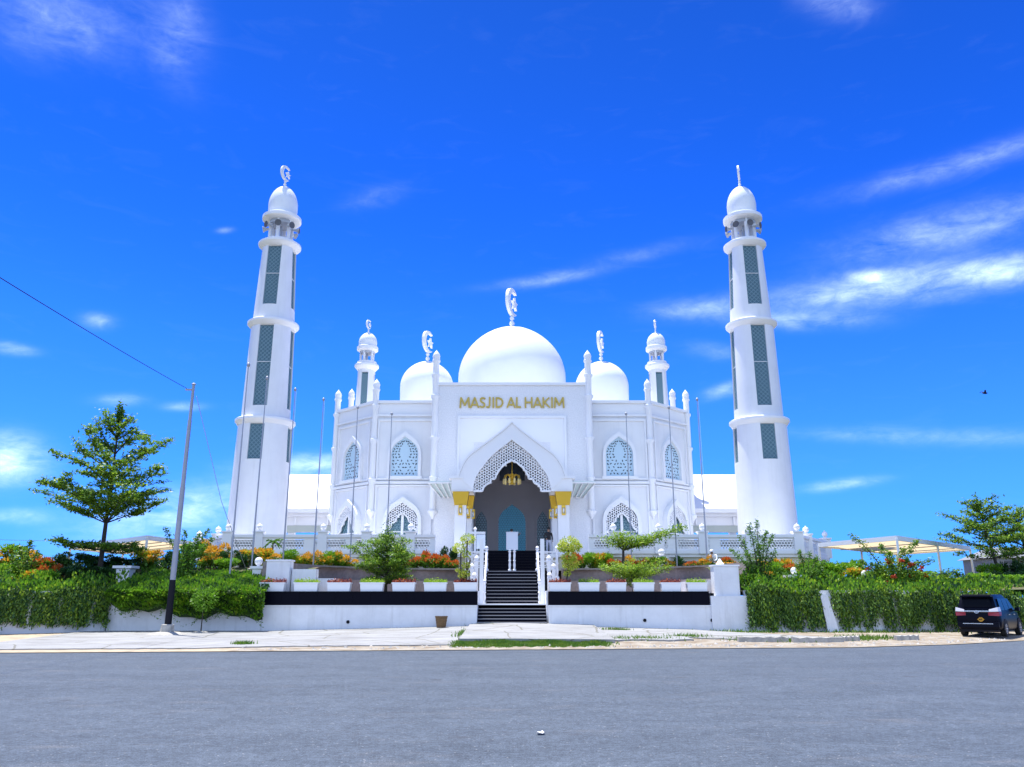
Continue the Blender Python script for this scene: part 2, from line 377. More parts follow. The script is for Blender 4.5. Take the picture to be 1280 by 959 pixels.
# ------------------------------------------------------------------ ground
EDGE = [(-90, 16), (-40, 23.5), (-25, 25.6), (-15.9, 26.3), (0, 27.9), (11.7, 29.2), (16, 31), (19.9, 33.6), (26, 37.6), (45, 46), (90, 60)]
def edge(x):
    for (a, ya), (b, yb) in zip(EDGE, EDGE[1:]):
        if a <= x <= b: return lerp(ya, yb, (x - a) / (b - a))
    return EDGE[0][1] if x < 0 else EDGE[-1][1]
def wallY(x):                                # front face of the long retaining wall
    if x < -18.5: return 38 - ( -18.5 - x) * 1.0 if x > -22 else 34.5
    if x > 9.9: return 38 + max(0, x - 18) * 0.24 + max(0, x - 25) * 0.5
    return 38.0
def wbase(x): return 0.45 - 0.26 * min(1, abs(x) / 11.0)
def gz(x, y):
    e = edge(x); w = max(wallY(x), e + 1.0)
    return 0.02 + (wbase(x) - 0.02) * clamp((y - e) / (w - e))
o = MB().add([(-3500, -3500, -0.12), (3500, -3500, -0.12), (3500, 3500, -0.12), (-3500, 3500, -0.12)], [(0, 1, 2, 3)]).build('ground', SOIL); struct(o)
mb = MB(); pts = []
xs = [-90 + i * 2 for i in range(91)]
mb.add([(x, -40, 0) for x in xs] + [(x, edge(x) + 0.25 * math.sin(x * 1.7) * 0.35 + 0.12 * math.sin(x * 5.1), 0) for x in xs],
       [[i, i + 1, len(xs) + i + 1, len(xs) + i] for i in range(len(xs) - 1)])
struct(mb.build('road', ASPH))
def patch(name, fx, m, nx=60, ny=10, dz=0.0, jag=0.0, thick=0.0):
    # fx(s) -> (x0 y0 x1 y1) ends of the strip at s in 0..1
    mb = MB(); vs = []; rnd = random.Random(len(name) * 7 + nx)
    for i in range(nx + 1):
        s = i / nx; x0, y0, x1, y1 = fx(s); y0 += rnd.uniform(-jag, jag); y1 += rnd.uniform(-jag, jag) * 0.4
        for j in range(ny + 1):
            t = j / ny; x = lerp(x0, x1, t); y = lerp(y0, y1, t); vs.append((x, y, gz(x, y) + dz))
    fs = [[i * (ny + 1) + j, (i + 1) * (ny + 1) + j, (i + 1) * (ny + 1) + j + 1, i * (ny + 1) + j + 1] for i in range(nx) for j in range(ny)]
    mb.add(vs, fs)
    if thick > 0:
        lo = [];
        for i in range(nx + 1): p = vs[i * (ny + 1)]; lo += [p, (p[0], p[1], p[2] - thick)]
        mb.add(lo, [[2 * i, 2 * i + 1, 2 * i + 3, 2 * i + 2] for i in range(nx)])
        for e in (0, nx):
            lo = []
            for j in range(ny + 1): p = vs[e * (ny + 1) + j]; lo += [p, (p[0], p[1], p[2] - thick)]
            mb.add(lo, [[2 * j, 2 * j + 1, 2 * j + 3, 2 * j + 2] for j in range(ny)])
    return struct(mb.build(name, m))
def strip(x0, x1, ya, yb): return lambda s: (lerp(x0, x1, s), ya(lerp(x0, x1, s)), lerp(x0, x1, s), yb(lerp(x0, x1, s)))
patch('gravel_verge', strip(-9, 70, lambda x: edge(x) - 0.45, lambda x: max(wallY(x), edge(x)) + 0.6), GRAV, 150, 14, 0.0)
patch('sand_verge', strip(-70, -9, lambda x: edge(x) - 0.45, lambda x: wallY(x) + 0.6), SAND, 100, 12, 0.0)
patch('pavement', lambda s: (lerp(-18.2, -2.0, s), lerp(edge(-16) + 0.5, edge(-2) + 0.7, s) + (0.6 * sstep(0.45, 0.7, s)), lerp(-19.2, -1.95, s), 38.1), PAVE, 60, 12, 0.035, 0.12, 0.06)
patch('front_slab', strip(-1.9, 3.7, lambda x: 30.1, lambda x: 38.1), PAVE, 24, 14, 0.13, 0.02, 0.16)
patch('side_pavement', lambda s: (lerp(3.7, 13.5, s), lerp(32.6, 32.6, s) + .5 * math.sin(s * 9), lerp(3.7, 10.5, s), lerp(38.1, 36.2, sstep(.5, 1, s))), PAVE, 40, 8, 0.04, 0.14, 0.12)
patch('kerb_slab', strip(3.6, 6.8, lambda x: edge(x) + 2.6 + 0.2 * math.sin(x * 3), lambda x: edge(x) + 4.3), PAVE, 24, 4, 0.06, 0.1, 0.16)

def blades(name, region, n, hmin, hmax, label):
    mb = MB()
    for _ in range(n):
        x, y, k = region(); z = gz(x, y) - 0.01; h = random.uniform(hmin, hmax) * k; a = random.uniform(0, 6.28); w = 0.028
        l = Vector((random.gauss(0, .45), random.gauss(0, .45), 1)) * h
        mb.add([(x - w * math.cos(a), y - w * math.sin(a), z), (x + w * math.cos(a), y + w * math.sin(a), z), (x + l.x, y + l.y, z + l.z)], [(0, 1, 2)])
    o = mb.build(name, G_GRASS); tag(o, label, 'grass', kind='stuff'); return o
def reg1():
    x = random.triangular(-2.3, 3.9, .6) if random.random() < .25 else random.uniform(-2.0, 3.2) + random.gauss(0, .12); q = random.random() ** .8; y = lerp(edge(x) + 0.5 + .12 * math.sin(x * 2.7) + .12 * math.sin(x * 7.1) + .12 * math.sin(x * 17), 30.15, q); return x, y, (.35 + .45 * q) * (.85 + .25 * math.sin(x * 3.3 + y * 2))
blades('grass_strip', reg1, 14000, 0.07, 0.2, 'green grass strip between the front slab and the asphalt road')
PATCH = [(-1.95, 33.6, 0.25, 1.5), (4.2, 31.6, 0.9, 0.5), (5.3, 31.8, 0.8, 0.4), (7.0, 33.2, 0.7, 0.5), (9.6, 31.9, 1.2, 0.55), (10.6, 31.6, 0.7, 0.45), (13.7, 33.2, 0.7, 0.7), (14.6, 33.8, 1.0, 0.7), (10.5, 37.2, 1.8, 0.3), (15.5, 37.3, 2.5, 0.3), (-1.2, 37.9, 0.5, 0.08), (4.5, 36.3, 0.5, 0.15), (18, 38.0, 2.5, 0.4), (-9.4, 29.3, 0.3, 0.2)]
def reg2():
    c = random.choice(PATCH); return random.gauss(c[0], c[2] * 0.6), random.gauss(c[1], c[3] * 0.6), 0.8
blades('weed_tufts', reg2, 4200, 0.06, 0.24, 'scattered weed tufts on the gravel verge by the kerb')
mb = MB(); rnd = random.Random(3)
for _ in range(420):
    x = rnd.uniform(-9, 20) if rnd.random() < 0.75 else rnd.uniform(5, 20); e = edge(x)
    y = e + abs(rnd.gauss(0.35, 0.5)) if rnd.random() < 0.6 else rnd.uniform(e, e + 3.5)
    r = rnd.uniform(0.02, 0.075); z = gz(x, y)
    vs = [(x + r * rnd.uniform(.6, 1.3) * a, y + r * rnd.uniform(.6, 1.3) * b, z + r * rnd.uniform(.5, 1) * c) for a, b, c in ((1, 0, 0), (0, 1, 0), (-1, 0, 0), (0, -1, 0), (0, 0, 1), (0, 0, -.4))]
    mb.add(vs, [(0, 1, 4), (1, 2, 4), (2, 3, 4), (3, 0, 4), (1, 0, 5), (2, 1, 5), (3, 2, 5), (0, 3, 5)])
o = mb.build('loose_stones', mat('loose_stone', (0.50, 0.47, 0.42), 0.9, var=0.5, vscale=9)); tag(o, 'loose pale stones along the road edge', 'stones', kind='stuff')
# broken kerb pieces on the right
for i, (x0, x1, dy) in enumerate([(8.4, 10.3, 2.3), (10.4, 12.4, 2.0), (12.5, 13.3, 2.3), (14.9, 16.0, 2.0)]):
    mb = MB(); n = 8
    ring = lambda x, k: [(x, edge(x) + dy - .10 + .05 * math.sin(k * 2.1 + i), gz(x, edge(x) + dy) - .05), (x, edge(x) + dy - .07 + .05 * math.sin(k * 2.1 + i), gz(x, edge(x) + dy) + .17 + .03 * math.sin(k * 3 + i)), (x, edge(x) + dy + .2, gz(x, edge(x) + dy) + .18), (x, edge(x) + dy + .22, gz(x, edge(x) + dy) - .05)]
    vs = sum([ring(lerp(x0, x1, k / n), k) for k in range(n + 1)], [])
    mb.add(vs, [[4 * k + a, 4 * k + 4 + a, 4 * k + 4 + (a + 1) % 4, 4 * k + (a + 1) % 4] for k in range(n) for a in range(4)] + [[3, 2, 1, 0], [4 * n, 4 * n + 1, 4 * n + 2, 4 * n + 3]])
    o = mb.build('kerb', CONC); struct(o)

# ------------------------------------------------------------------ garden terrain behind the walls
def amphi(x, y):                         # >0 inside the sunken forecourt court
    ax = abs(x)
    if y < 38.3: return 1 if ax < 11.3 else -1
    if ax < 2.6: return 1 if y < 48 else -1
    u = (ax - 2.6) / 8.7; w = (y - 39.3) / 8.9
    return 1 - (u * u + max(0, w) ** 2)
def bank(x, y):
    z = 1.95 + 1.3 * sstep(38.6, 43.5, y)
    if x > 10: z -= 0.9 * sstep(11, 14, x) * sstep(39, 44, y)
    return z - 0.5 * sstep(24, 40, abs(x))
mb = MB(); idx = {}; st = 0.6
def gv(i, j):
    if (i, j) not in idx:
        x = -60 + i * st; y = 35 + j * st; y = max(y, wallY(x) + 0.1); idx[(i, j)] = len(mb.v); mb.v.append((x, y, bank(x, y)))
    return idx[(i, j)]
for i in range(200):
    for j in range(30):
        x = -60 + (i + .5) * st; y = 35 + (j + .5) * st
        if y > wallY(x) - 0.4 and amphi(x, y) < 0.10 and not (abs(x) < 2.9 and y < 49):
            mb.f.append([gv(i, j), gv(i + 1, j), gv(i + 1, j + 1), gv(i, j + 1)]); mb.mi.append(0)
struct(mb.build('garden_terrain', SOIL))
struct(MB().add([(-60, 52.9, 2.9), (60, 52.9, 2.9), (60, 140, 2.9), (-60, 140, 2.9)], [(0, 1, 2, 3)]).build('rear_terrain', SOIL))
fm0 = MB()
for xa, xb in ((-11.4, -1.68), (1.68, 11.4)): fm0.add([(xa, 38.3, 1.88), (xb, 38.3, 1.88), (xb, 49, 1.88), (xa, 49, 1.88)], [(0, 1, 2, 3)])
struct(fm0.build('forecourt_floor', TERR))

# ------------------------------------------------------------------ mosque
MR = (0, 58, 4.4)
mosque = thing('mosque', 'white mosque with one large dome, two smaller domes and a pointed gold-lettered portal', 'mosque', MR)
def mpart(mb, name, m, smooth=False, parent=None, label=None):
    o = mb.build(name, m, parent or mosque, smooth, MR if parent is None else None)
    if label: o['label'] = label
    return o
ZF = 4.4; ZT = 15.86; HX = 10.15; CX = 13.73; YF = 58.0; YC = 61.4
octo = [(-HX, YF), (HX, YF), (CX, YC), (CX, 82), (HX, 85.4), (-HX, 85.4), (-CX, 82), (-CX, YC)]
def plan(mb, poly, z0, z1):
    n = len(poly); mb.add([(x, y, z0) for x, y in poly] + [(x, y, z1) for x, y in poly], [list(range(n - 1, -1, -1)), list(range(n, 2 * n))] + [[i, (i + 1) % n, (i + 1) % n + n, i + n] for i in range(n)])
def off(poly, d):
    cx, cy = 0, 71.7; return [(cx + (x - cx) * (1 + d / 13.0), cy + (y - cy) * (1 + d / 13.0)) for x, y in poly]
# main body hollowed where the portal recess stands
wm = MB()
body = [(-HX, YF), (-5.2, YF), (-5.2, 61.2), (5.2, 61.2), (5.2, YF)] + octo[1:]
plan(wm, body, ZF - 0.2, ZT - 0.9)
mpart(wm, 'wall', WHITE)
cm = MB(); plan(cm, off([(-HX, YF), (-5.2, YF), (-5.2, 61.2), (5.2, 61.2), (5.2, YF)] + octo[1:], 0.0), ZT - 0.897, ZT - 0.15)
plan(cm, [(-HX - .1, YF - .16), (-5.56, YF - .16), (-5.56, 62), (5.56, 62), (5.56, YF - .16), (HX + .1, YF - .16), (CX + .16, YC - .08), (CX + .16, 82), (HX, 85.5), (-HX, 85.5), (-CX - .16, 82), (-CX - .16, YC - .08)], ZT - 0.147, ZT + 0.05)
mpart(cm, 'parapet', TRIM)

FL = FR((-7.85, YF, 0), (1, 0, 0), (0, -1, 0)); FRt = FR((7.85, YF, 0), (1, 0, 0), (0, -1, 0))
dL = Vector((HX - CX, 0, 0)); mid = ((HX + CX) / 2, (YF + YC) / 2)
rL = Vector((CX - HX, YF - YC, 0)).normalized(); nL = Vector((rL.y, -rL.x, 0))
if nL.y > 0: nL = -nL
FCL = FR((-mid[0], mid[1], 0), rL, nL); FCR = FR((mid[0], mid[1], 0), (rL.x, -rL.y, 0), (-nL.x, nL.y, 0))
CHW = math.hypot(CX - HX, YC - YF) / 2

def scroll_openings(F, cu, v0, hw, h, w):
    mb = MB(); rnd = random.Random(11)
    def lf(u, v, L, wd, a):
        ca, sa = math.cos(a), math.sin(a)
        for sg in (-1, 1):
            pts = [(-L / 2, 0), (-L * .15, wd / 2), (L * .2, wd * .42), (L / 2, 0), (L * .1, -wd * .45), (-L * .25, -wd * .4)]
            pl = [(cu + sg * (u + x * ca - y * sa), v + x * sa + y * ca) for x, y in pts]
            if sg > 0: pl = pl[::-1]
            mb.prism(F, pl, w, w + 0.012)
    B = v0
    rows = [(.05, (.16, .42, .68), .1), (.13, (.30, .58, .86), 1.0), (.22, (.10, .44, .80), .6), (.31, (.12, .34, .66, .88), 1.5), (.40, (.24, .52, .86), 2.2), (.49, (.40, .66, .88), .5), (.57, (.46, .72, .90), 1.2),
            (.65, (.44, .66, .88), 2.0), (.72, (.40, .60, .80), 1.8), (.79, (.32, .52, .68), 2.2), (.86, (.22, .38, .52), 1.9), (.92, (.10, .26), 2.3)]
    for k, (vv, us, an) in enumerate(rows):
        for j, uu in enumerate(us): lf(hw * uu, B + h * vv + .03 * ((j + k) % 2), rnd.uniform(.15, .20), rnd.uniform(.07, .10), an + rnd.uniform(-.8, .8) + j * .7)
    return mb

def wing_bay(F, half, win_hw, ub=True, side=''):
    # raised panel frames
    for (v0, v1, hw) in ((10.1, 14.35, half * 0.86), (4.45, 9.5, half * 0.86)):
        mb = MB(); o_ = [(-hw - .12, v0 - .12), (hw + .12, v0 - .12), (hw + .12, v1 + .12), (-hw - .12, v1 + .12)]; i_ = [(-hw, v0), (hw, v0), (hw, v1), (-hw, v1)]
        mb.ring(F, o_, i_, 0, 0.13, True); mpart(mb, 'panel_moulding', TRIM)
    mb = MB(); mb.fbox(F, -half, half, 9.68, 9.86, 0, 0.18); mpart(mb, 'string_course', TRIM); mb = MB(); mb.fbox(F, -half, half, 14.7, 14.84, 0, 0.14); mpart(mb, 'string_course', TRIM)
    # upper window
    a_out = arch(win_hw + .22, 10.1, 11.75, 13.55); a_in = arch(win_hw, 10.25, 11.75, 13.18)
    f = MB(); f.ring(F, a_out, a_in, 0, 0.24); f.fbox(F, -win_hw - .3, win_hw + .3, 10.02, 10.24, 0, 0.28); fo = mpart(f, 'window', TRIM, label='upper pointed window with pale scrollwork grille')
    gm = scroll_openings(F, 0, 10.3, win_hw - 0.04, 2.72, 0.03); gm.mi = [1] * len(gm.mi); gm.prism(F, a_in[::-1], 0.0, 0.03); mpart(gm, 'grille', [PALEG, DARKG], parent=fo)
    # lower arched window with hood
    b_out = arch(win_hw + .38, 4.42, 6.9, 8.75); b_in = arch(win_hw + .12, 4.42, 6.9, 8.3)
    f = MB(); f.ring(F, b_out, b_in, 0, 0.42); fo = mpart(f, 'window', TRIM, label='ground floor window under a deep pointed hood')
    gm = MB(); gm.prism(F, b_in[::-1], 0.0, 0.02); gl = mpart(gm, 'glass', BLUEG, parent=fo)
    W = win_hw + .12
    cus = [(0, 7.62), (.34 * W, 7.25), (.45 * W, 6.95), (.66 * W, 6.8), (.72 * W, 6.5), (.97 * W, 6.3)]
    cusp = [(-u, v) for u, v in cus[::-1]] + cus[1:]
    inner = [(-W, 6.2)] + cusp + [(W, 6.2)]
    lm = MB(); trilattice(lm, F, lambda p: inpoly(p, b_in) and (p[1] > 6.3) and not inpoly(p, cusp + [(W * .97, 4), (-W * .97, 4)]), -W, W, 6.2, 8.4, .30, .085, .22, .30)
    for p, q in zip(cusp, cusp[1:]):
        lm.bar(F(p[0], p[1], .26), F(q[0], q[1], .26), .09, .1, up=F.n)
    mpart(lm, 'lattice', TRIM, parent=fo)
    mm = MB(); mm.fbox(F, -.09, .09, 4.42, 7.6, .02, .16); mm.fbox(F, -W, W, 6.22, 6.3, .02, .1); mpart(mm, 'mullion', TRIM, parent=fo)
    tm = MB(); trilattice(tm, F, lambda p: abs(p[0]) < W - .05 and p[1] < 7.4 and not (inpoly(p, b_in) and p[1] > 7.2), -W, W, 4.5, 7.3, .24, .028, .02, .04); mpart(tm, 'screen', TEALM, parent=fo)
wing_bay(FL, 2.25, 1.0); wing_bay(FRt, 2.25, 1.0); wing_bay(FCL, CHW - .25, 1.0); wing_bay(FCR, CHW - .25, 1.0)

# engaged columns with pinnacles
def column(x, y, z0, z1, r, rings):
    mb = MB()
    prof = [(0.04, z0 - .55), (r * .7, z0 - .3), (r * 1.5, z0 - .05), (r * 1.5, z0 + .04), (r, z0 + .1)]
    for zr in rings: prof += [(r, zr - .25), (r * 1.45, zr - .04), (r * 1.45, zr + .05), (r, zr + .1)]
    prof += [(r, z1 - .95), (r * 1.28, z1 - .85), (r * 1.28, z1 - .75), (r * 1.1, z1 - .7), (r * 1.1, z1 - .55), (r * 1.22, z1 - .42), (r * 1.0, z1 - .26), (r * .5, z1 - .1), (r * .15, z1), (0.02, z1 + .06)]
    mb.lathe(prof, (x, y, 0), 14); mpart(mb, 'column', TRIM, True)
for sg in (-1, 1):
    column(sg * 5.62, 56.98, 7.6, 19.5, .235, (10.0, 12.9, 16.0, 17.6))
    column(sg * HX, YF - .05, 7.7, 17.55, .22, (10.0, 12.9, 15.5))
    column(sg * CX, YC - .05, 7.7, 17.6, .22, (10.0, 12.9, 15.6))
    column(sg * CX, 66.4, 12.0, 19.0, .23, (15.8,))

# portal block with a deep recess
PT = 16.83; PY = 57.0
pm = MB(); FP = FR((0, PY, 0), (1, 0, 0), (0, -1, 0))
op = arch(2.75, ZF, 10.2, 12.4)
outer = [(-5.5, ZF), (-5.5, PT), (5.5, PT), (5.5, ZF)]
poly = [(-5.5, ZF), (-2.75, ZF)] + op[1:-1] + [(2.75, ZF), (5.5, ZF), (5.5, PT), (-5.5, PT)]
pm.prism(FP, poly, -0.8, 0.0)
pm.box(-5.5, -2.95, PY + .803, 61.15, ZF, PT); pm.box(2.95, 5.5, PY + .803, 61.15, ZF, PT); pm.box(-2.947, 2.947, PY + .803, 61.15, 12.6, PT)
mpart(pm, 'portal', STUCCO, label='projecting portal block in speckled white stone')
pt = MB(); pt.box(-5.62, 5.62, PY - .14, 61.2, PT + .003, PT + .2); mpart(pt, 'portal_cornice', TRIM)
fm = MB(); fm.ring(FP, [(-3.95, 9.0), (-3.95, 14.52), (3.95, 14.52), (3.95, 9.0)], [(-3.78, 9.0), (-3.78, 14.36), (3.78, 14.36), (3.78, 9.0)], 0, .13)
fm.fbox(FP, -3.777, 3.777, 12.55, 14.357, 0.0, .035); fm.fbox(FP, -3.777, -2.76, 9.6, 12.547, 0, .035); fm.fbox(FP, 2.76, 3.777, 9.6, 12.547, 0, .035)
mpart(fm, 'portal_panel', TRIM)
# inner porch wall, doors
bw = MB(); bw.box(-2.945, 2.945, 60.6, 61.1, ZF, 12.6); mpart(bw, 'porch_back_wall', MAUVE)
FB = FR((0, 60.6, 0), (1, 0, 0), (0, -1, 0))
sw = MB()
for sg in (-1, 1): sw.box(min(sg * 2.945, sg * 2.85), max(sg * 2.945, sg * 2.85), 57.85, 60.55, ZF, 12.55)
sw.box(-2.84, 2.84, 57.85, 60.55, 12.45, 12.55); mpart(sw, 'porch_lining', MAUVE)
pil = MB()
for sg in (-1, 1):
    for u in (1.28, 1.62): pil.fbox(FB, sg * u - .05, sg * u + .05, ZF, 10.05, 0, .05)
pil.fbox(FB, -1.8, 1.8, 10.05, 10.13, 0, .06); mpart(pil, 'pilaster_strip', MAUVE)
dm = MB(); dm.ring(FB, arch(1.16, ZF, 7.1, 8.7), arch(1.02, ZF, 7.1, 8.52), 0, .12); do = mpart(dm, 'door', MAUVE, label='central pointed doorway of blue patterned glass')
gm = MB(); gm.prism(FB, arch(1.02, ZF, 7.1, 8.52)[::-1], 0, .03); mpart(gm, 'glass', DOORG, parent=do)
gm = MB(); di = arch(1.0, ZF, 7.1, 8.5); trilattice(gm, FB, lambda p: inpoly(p, di), -1.0, 1.0, ZF, 8.5, .19, .06, .03, .05); gm.fbox(FB, -.03, .03, ZF, 8.4, .05, .09); mpart(gm, 'screen', mat('teal_screen', (0.07, 0.42, 0.58), 0.5), parent=do)
for sg in (-1, 1):
    F2 = FR((sg * 2.3, 60.6, 0), (1, 0, 0), (0, -1, 0)); dm = MB(); dm.ring(F2, arch(.54, ZF, 6.9, 8.2), arch(.44, ZF, 6.9, 8.0), 0, .1); do = mpart(dm, 'door', MAUVE, label='narrow dark side door of the porch')
    gm = MB(); gm.prism(F2, arch(.44, ZF, 6.9, 8.0)[::-1], 0, .03); mpart(gm, 'glass', DARKG, parent=do)
    gm = MB(); di = arch(.42, ZF, 6.9, 8.0); trilattice(gm, F2, lambda p: inpoly(p, di), -.44, .44, ZF, 8.0, .2, .025, .03, .05); mpart(gm, 'screen', TEALM, parent=do)
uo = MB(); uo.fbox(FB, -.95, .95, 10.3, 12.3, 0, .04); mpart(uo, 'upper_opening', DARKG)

# projecting porch
FQ = FR((0, 54, 0), (1, 0, 0), (0, -1, 0))
oh = [(-3.57, 9.57), (-3.50, 9.9), (-3.36, 10.3), (-3.14, 10.7), (-2.82, 11.1), (-2.36, 11.45), (-1.85, 11.83), (-1.33, 12.22), (-.9, 12.55), (-.53, 12.86), (-.25, 13.1), (0, 13.36)]
ih = [(-2.63, 8.75), (-2.58, 9.15), (-2.45, 9.6), (-2.22, 10.0), (-1.92, 10.42), (-1.6, 10.83), (-1.28, 11.15), (-.98, 11.42), (-.68, 11.66), (-.42, 11.85), (-.2, 12.03), (0, 12.2)]
O = oh + [(-u, v) for u, v in oh[-2::-1]]; I = ih + [(-u, v) for u, v in ih[-2::-1]]
am = MB(); am.ring(FQ, O, I, -3.0, 0.0)
O2 = [(u * 0.965, v - .12) for u, v in O]; 
mpart(am, 'porch_arch', TRIM)
rm = MB(); rm.ring(FQ, [(u * 1.03, v + .12) for u, v in O], [(u * 1.002, v + .004) for u, v in O], -3.0, 0.10); mpart(rm, 'porch_roof', TRIM)
cus = [(0, 10.78), (.35, 10.62), (.72, 10.3), (.98, 9.95), (1.1, 9.72), (1.14, 9.52), (1.42, 9.5), (1.5, 9.25), (1.75, 9.12), (1.92, 8.95), (2.02, 8.66)]
cusp = [(-u, v) for u, v in cus[::-1]] + cus[1:]
lm = MB(); reg = cusp + [(2.02, 5), (-2.02, 5)]; Ipoly = I
trilattice(lm, FQ, lambda p: inpoly(p, Ipoly) and not inpoly(p, reg) and p[1] > 8.72, -2.7, 2.7, 8.66, 12.2, .33, .082, -.26, -.18)
for p, q in zip(cusp, cusp[1:]): lm.bar(FQ(p[0], p[1], -.2), FQ(q[0], q[1], -.2), .12, .2, up=FQ.n)
for sg in (-1, 1): lm.fbox(FQ, min(sg * 2.0, sg * 2.62), max(sg * 2.0, sg * 2.62), 8.62, 8.74, -.3, -.1)
mpart(lm, 'porch_lattice', TRIM)
for sg in (-1, 1):
    em = MB(); em.box(min(sg * 2.64, sg * 4.1), max(sg * 2.64, sg * 4.1), 54.05, 57.0, 8.65, 9.5); em.box(min(sg * 3.3, sg * 4.28), max(sg * 3.3, sg * 4.28), 53.95, 57.0, 9.503, 9.68)
    mpart(em, 'porch_beam', TRIM)
for sg in (-1, 1):
    for (px_, py_, hw) in ((3.46, 54.45, .38), (3.05, 56.6, .25)):
        p = MB(); p.box(sg * px_ - hw, sg * px_ + hw, py_ - hw, py_ + hw, ZF, 8.65); p.box(sg * px_ - hw - .06, sg * px_ + hw + .06, py_ - hw - .06, py_ + hw + .06, ZF, ZF + .35)
        po = mpart(p, 'pillar', WHITE)
        c = MB(); a, b = hw + .04, hw + .17; cx_, cy_ = sg * px_, py_
        c.add([(cx_ + sx * r, cy_ + sy * r, z) for r, z in ((a, 7.72), (b, 8.62)) for sx, sy in ((-1, -1), (1, -1), (1, 1), (-1, 1))], [(3, 2, 1, 0), (4, 5, 6, 7), (0, 1, 5, 4), (1, 2, 6, 5), (2, 3, 7, 6), (3, 0, 4, 7)]); mpart(c, 'capital', GOLD, parent=po)
        for (dx_, dy_) in ((0, -hw - .07), (-sg * (hw + .07), 0)):
            l = MB(); lx, ly = cx_ + dx_, cy_ + dy_; l.box(lx - .13, lx + .13, ly - .06, ly + .06, 7.05, 7.15); l.box(lx - .13, lx + .13, ly - .06, ly + .06, 7.55, 7.7)
            for ex in (-.105, .105): l.box(lx + ex - .025, lx + ex + .025, ly - .055, ly + .055, 7.153, 7.547)
            l.lathe([(.02, 7.2), (.06, 7.26), (.07, 7.42), (.03, 7.52)], (lx, ly, 0), 8, mi=1); mpart(l, 'lantern', [GOLD, GLOBE], parent=po)
# glazed awnings beside the porch
for sg in (-1, 1):
    a = MB(); q = [Vector((sg * 4.0, 55.0, 9.42)), Vector((sg * 5.75, 55.0, 9.42)), Vector((sg * 5.05, 56.95, 8.62)), Vector((sg * 3.95, 56.95, 8.62))]; up_ = Vector((0, 0, .06))
    a.add([tuple(p) for p in q] + [tuple(p + up_) for p in q], [(0, 1, 2, 3), (7, 6, 5, 4), (0, 4, 5, 1), (1, 5, 6, 2), (2, 6, 7, 3), (3, 7, 4, 0)])
    ao = mpart(a, 'awning', mat('awning_glass', (0.52, 0.62, 0.62), 0.35), label='pale upturned awning beside the porch arch')
    rb = MB()
    for k in range(5): t = k / 4; rb.bar(q[0].lerp(q[1], t) - up_, q[3].lerp(q[2], t) - up_, .06, .08, up=(0, 0, 1))
    rb.bar(q[0] - up_, q[1] - up_, .08, .10, up=(0, 0, 1)); mpart(rb, 'awning_rib', TRIM, parent=ao)

# lettering: bold strokes, cap height 1
GLY = {'M': (1.02, [[(.08, 0), (.15, 1)], [(.15, 1), (.51, .22)], [(.51, .22), (.87, 1)], [(.87, 1), (.94, 0)]]),
       'A': (.86, [[(.06, 0), (.43, 1)], [(.43, 1), (.80, 0)], [(.2, .30), (.66, .30)]]),
       'S': (.62, [[(.54, .86), (.42, .93), (.26, .93), (.13, .82), (.13, .66), (.25, .55), (.40, .47), (.51, .37), (.51, .2), (.39, .08), (.22, .07), (.07, .15)]]),
       'J': (.54, [[(.38, 1), (.38, .25), (.31, .1), (.2, .06), (.09, .1)]]),
       'I': (.36, [[(.18, 0), (.18, 1)]]),
       'D': (.82, [[(.12, 0), (.12, 1)], [(.12, .92), (.36, .92), (.58, .82), (.70, .62), (.70, .38), (.58, .18), (.36, .08), (.12, .08)]]),
       'L': (.56, [[(.12, 0), (.12, 1)], [(.12, .08), (.52, .08)]]),
       'H': (.84, [[(.12, 0), (.12, 1)], [(.72, 0), (.72, 1)], [(.12, .52), (.72, .52)]]),
       'K': (.76, [[(.12, 0), (.12, 1)], [(.68, 1), (.2, .5)], [(.24, .52), (.72, 0)]]), ' ': (.26, [])}
def lettering(txt, F, z0, cap, width):
    tot = sum(GLY[c][0] for c in txt); kx = width / tot; x = -width / 2; t = .15 * cap; lt = 0
    for c in txt:
        w, st = GLY[c]; lm = MB(); lt += 1
        for i, poly in enumerate(st):
            for (p, q) in zip(poly, poly[1:]):
                P_, Q_ = Vector((x + p[0] * kx, z0 + p[1] * cap)), Vector((x + q[0] * kx, z0 + q[1] * cap)); d = (Q_ - P_).normalized(); n = Vector((-d.y, d.x)) * t / 2
                e0 = d * (t * .22 if len(poly) > 2 else 0)
                pts = [P_ - e0 - n, Q_ + e0 - n, Q_ + e0 + n, P_ - e0 + n]
                if len(poly) == 2: pts = [Vector((v.x, clamp(v.y, z0, z0 + cap))) for v in pts]
                lm.prism(F, [tuple(v) for v in pts], 0.0, .09 + .004 * i + .001 * (poly.index(p) % 3))
        if st: mpart(lm, 'sign_letter', TEXTG)
        x += w * kx
lettering('MASJID AL HAKIM', FR((0, PY - .003, 0), (1, 0, 0), (0, -1, 0)), 15.12, .80, 7.7)

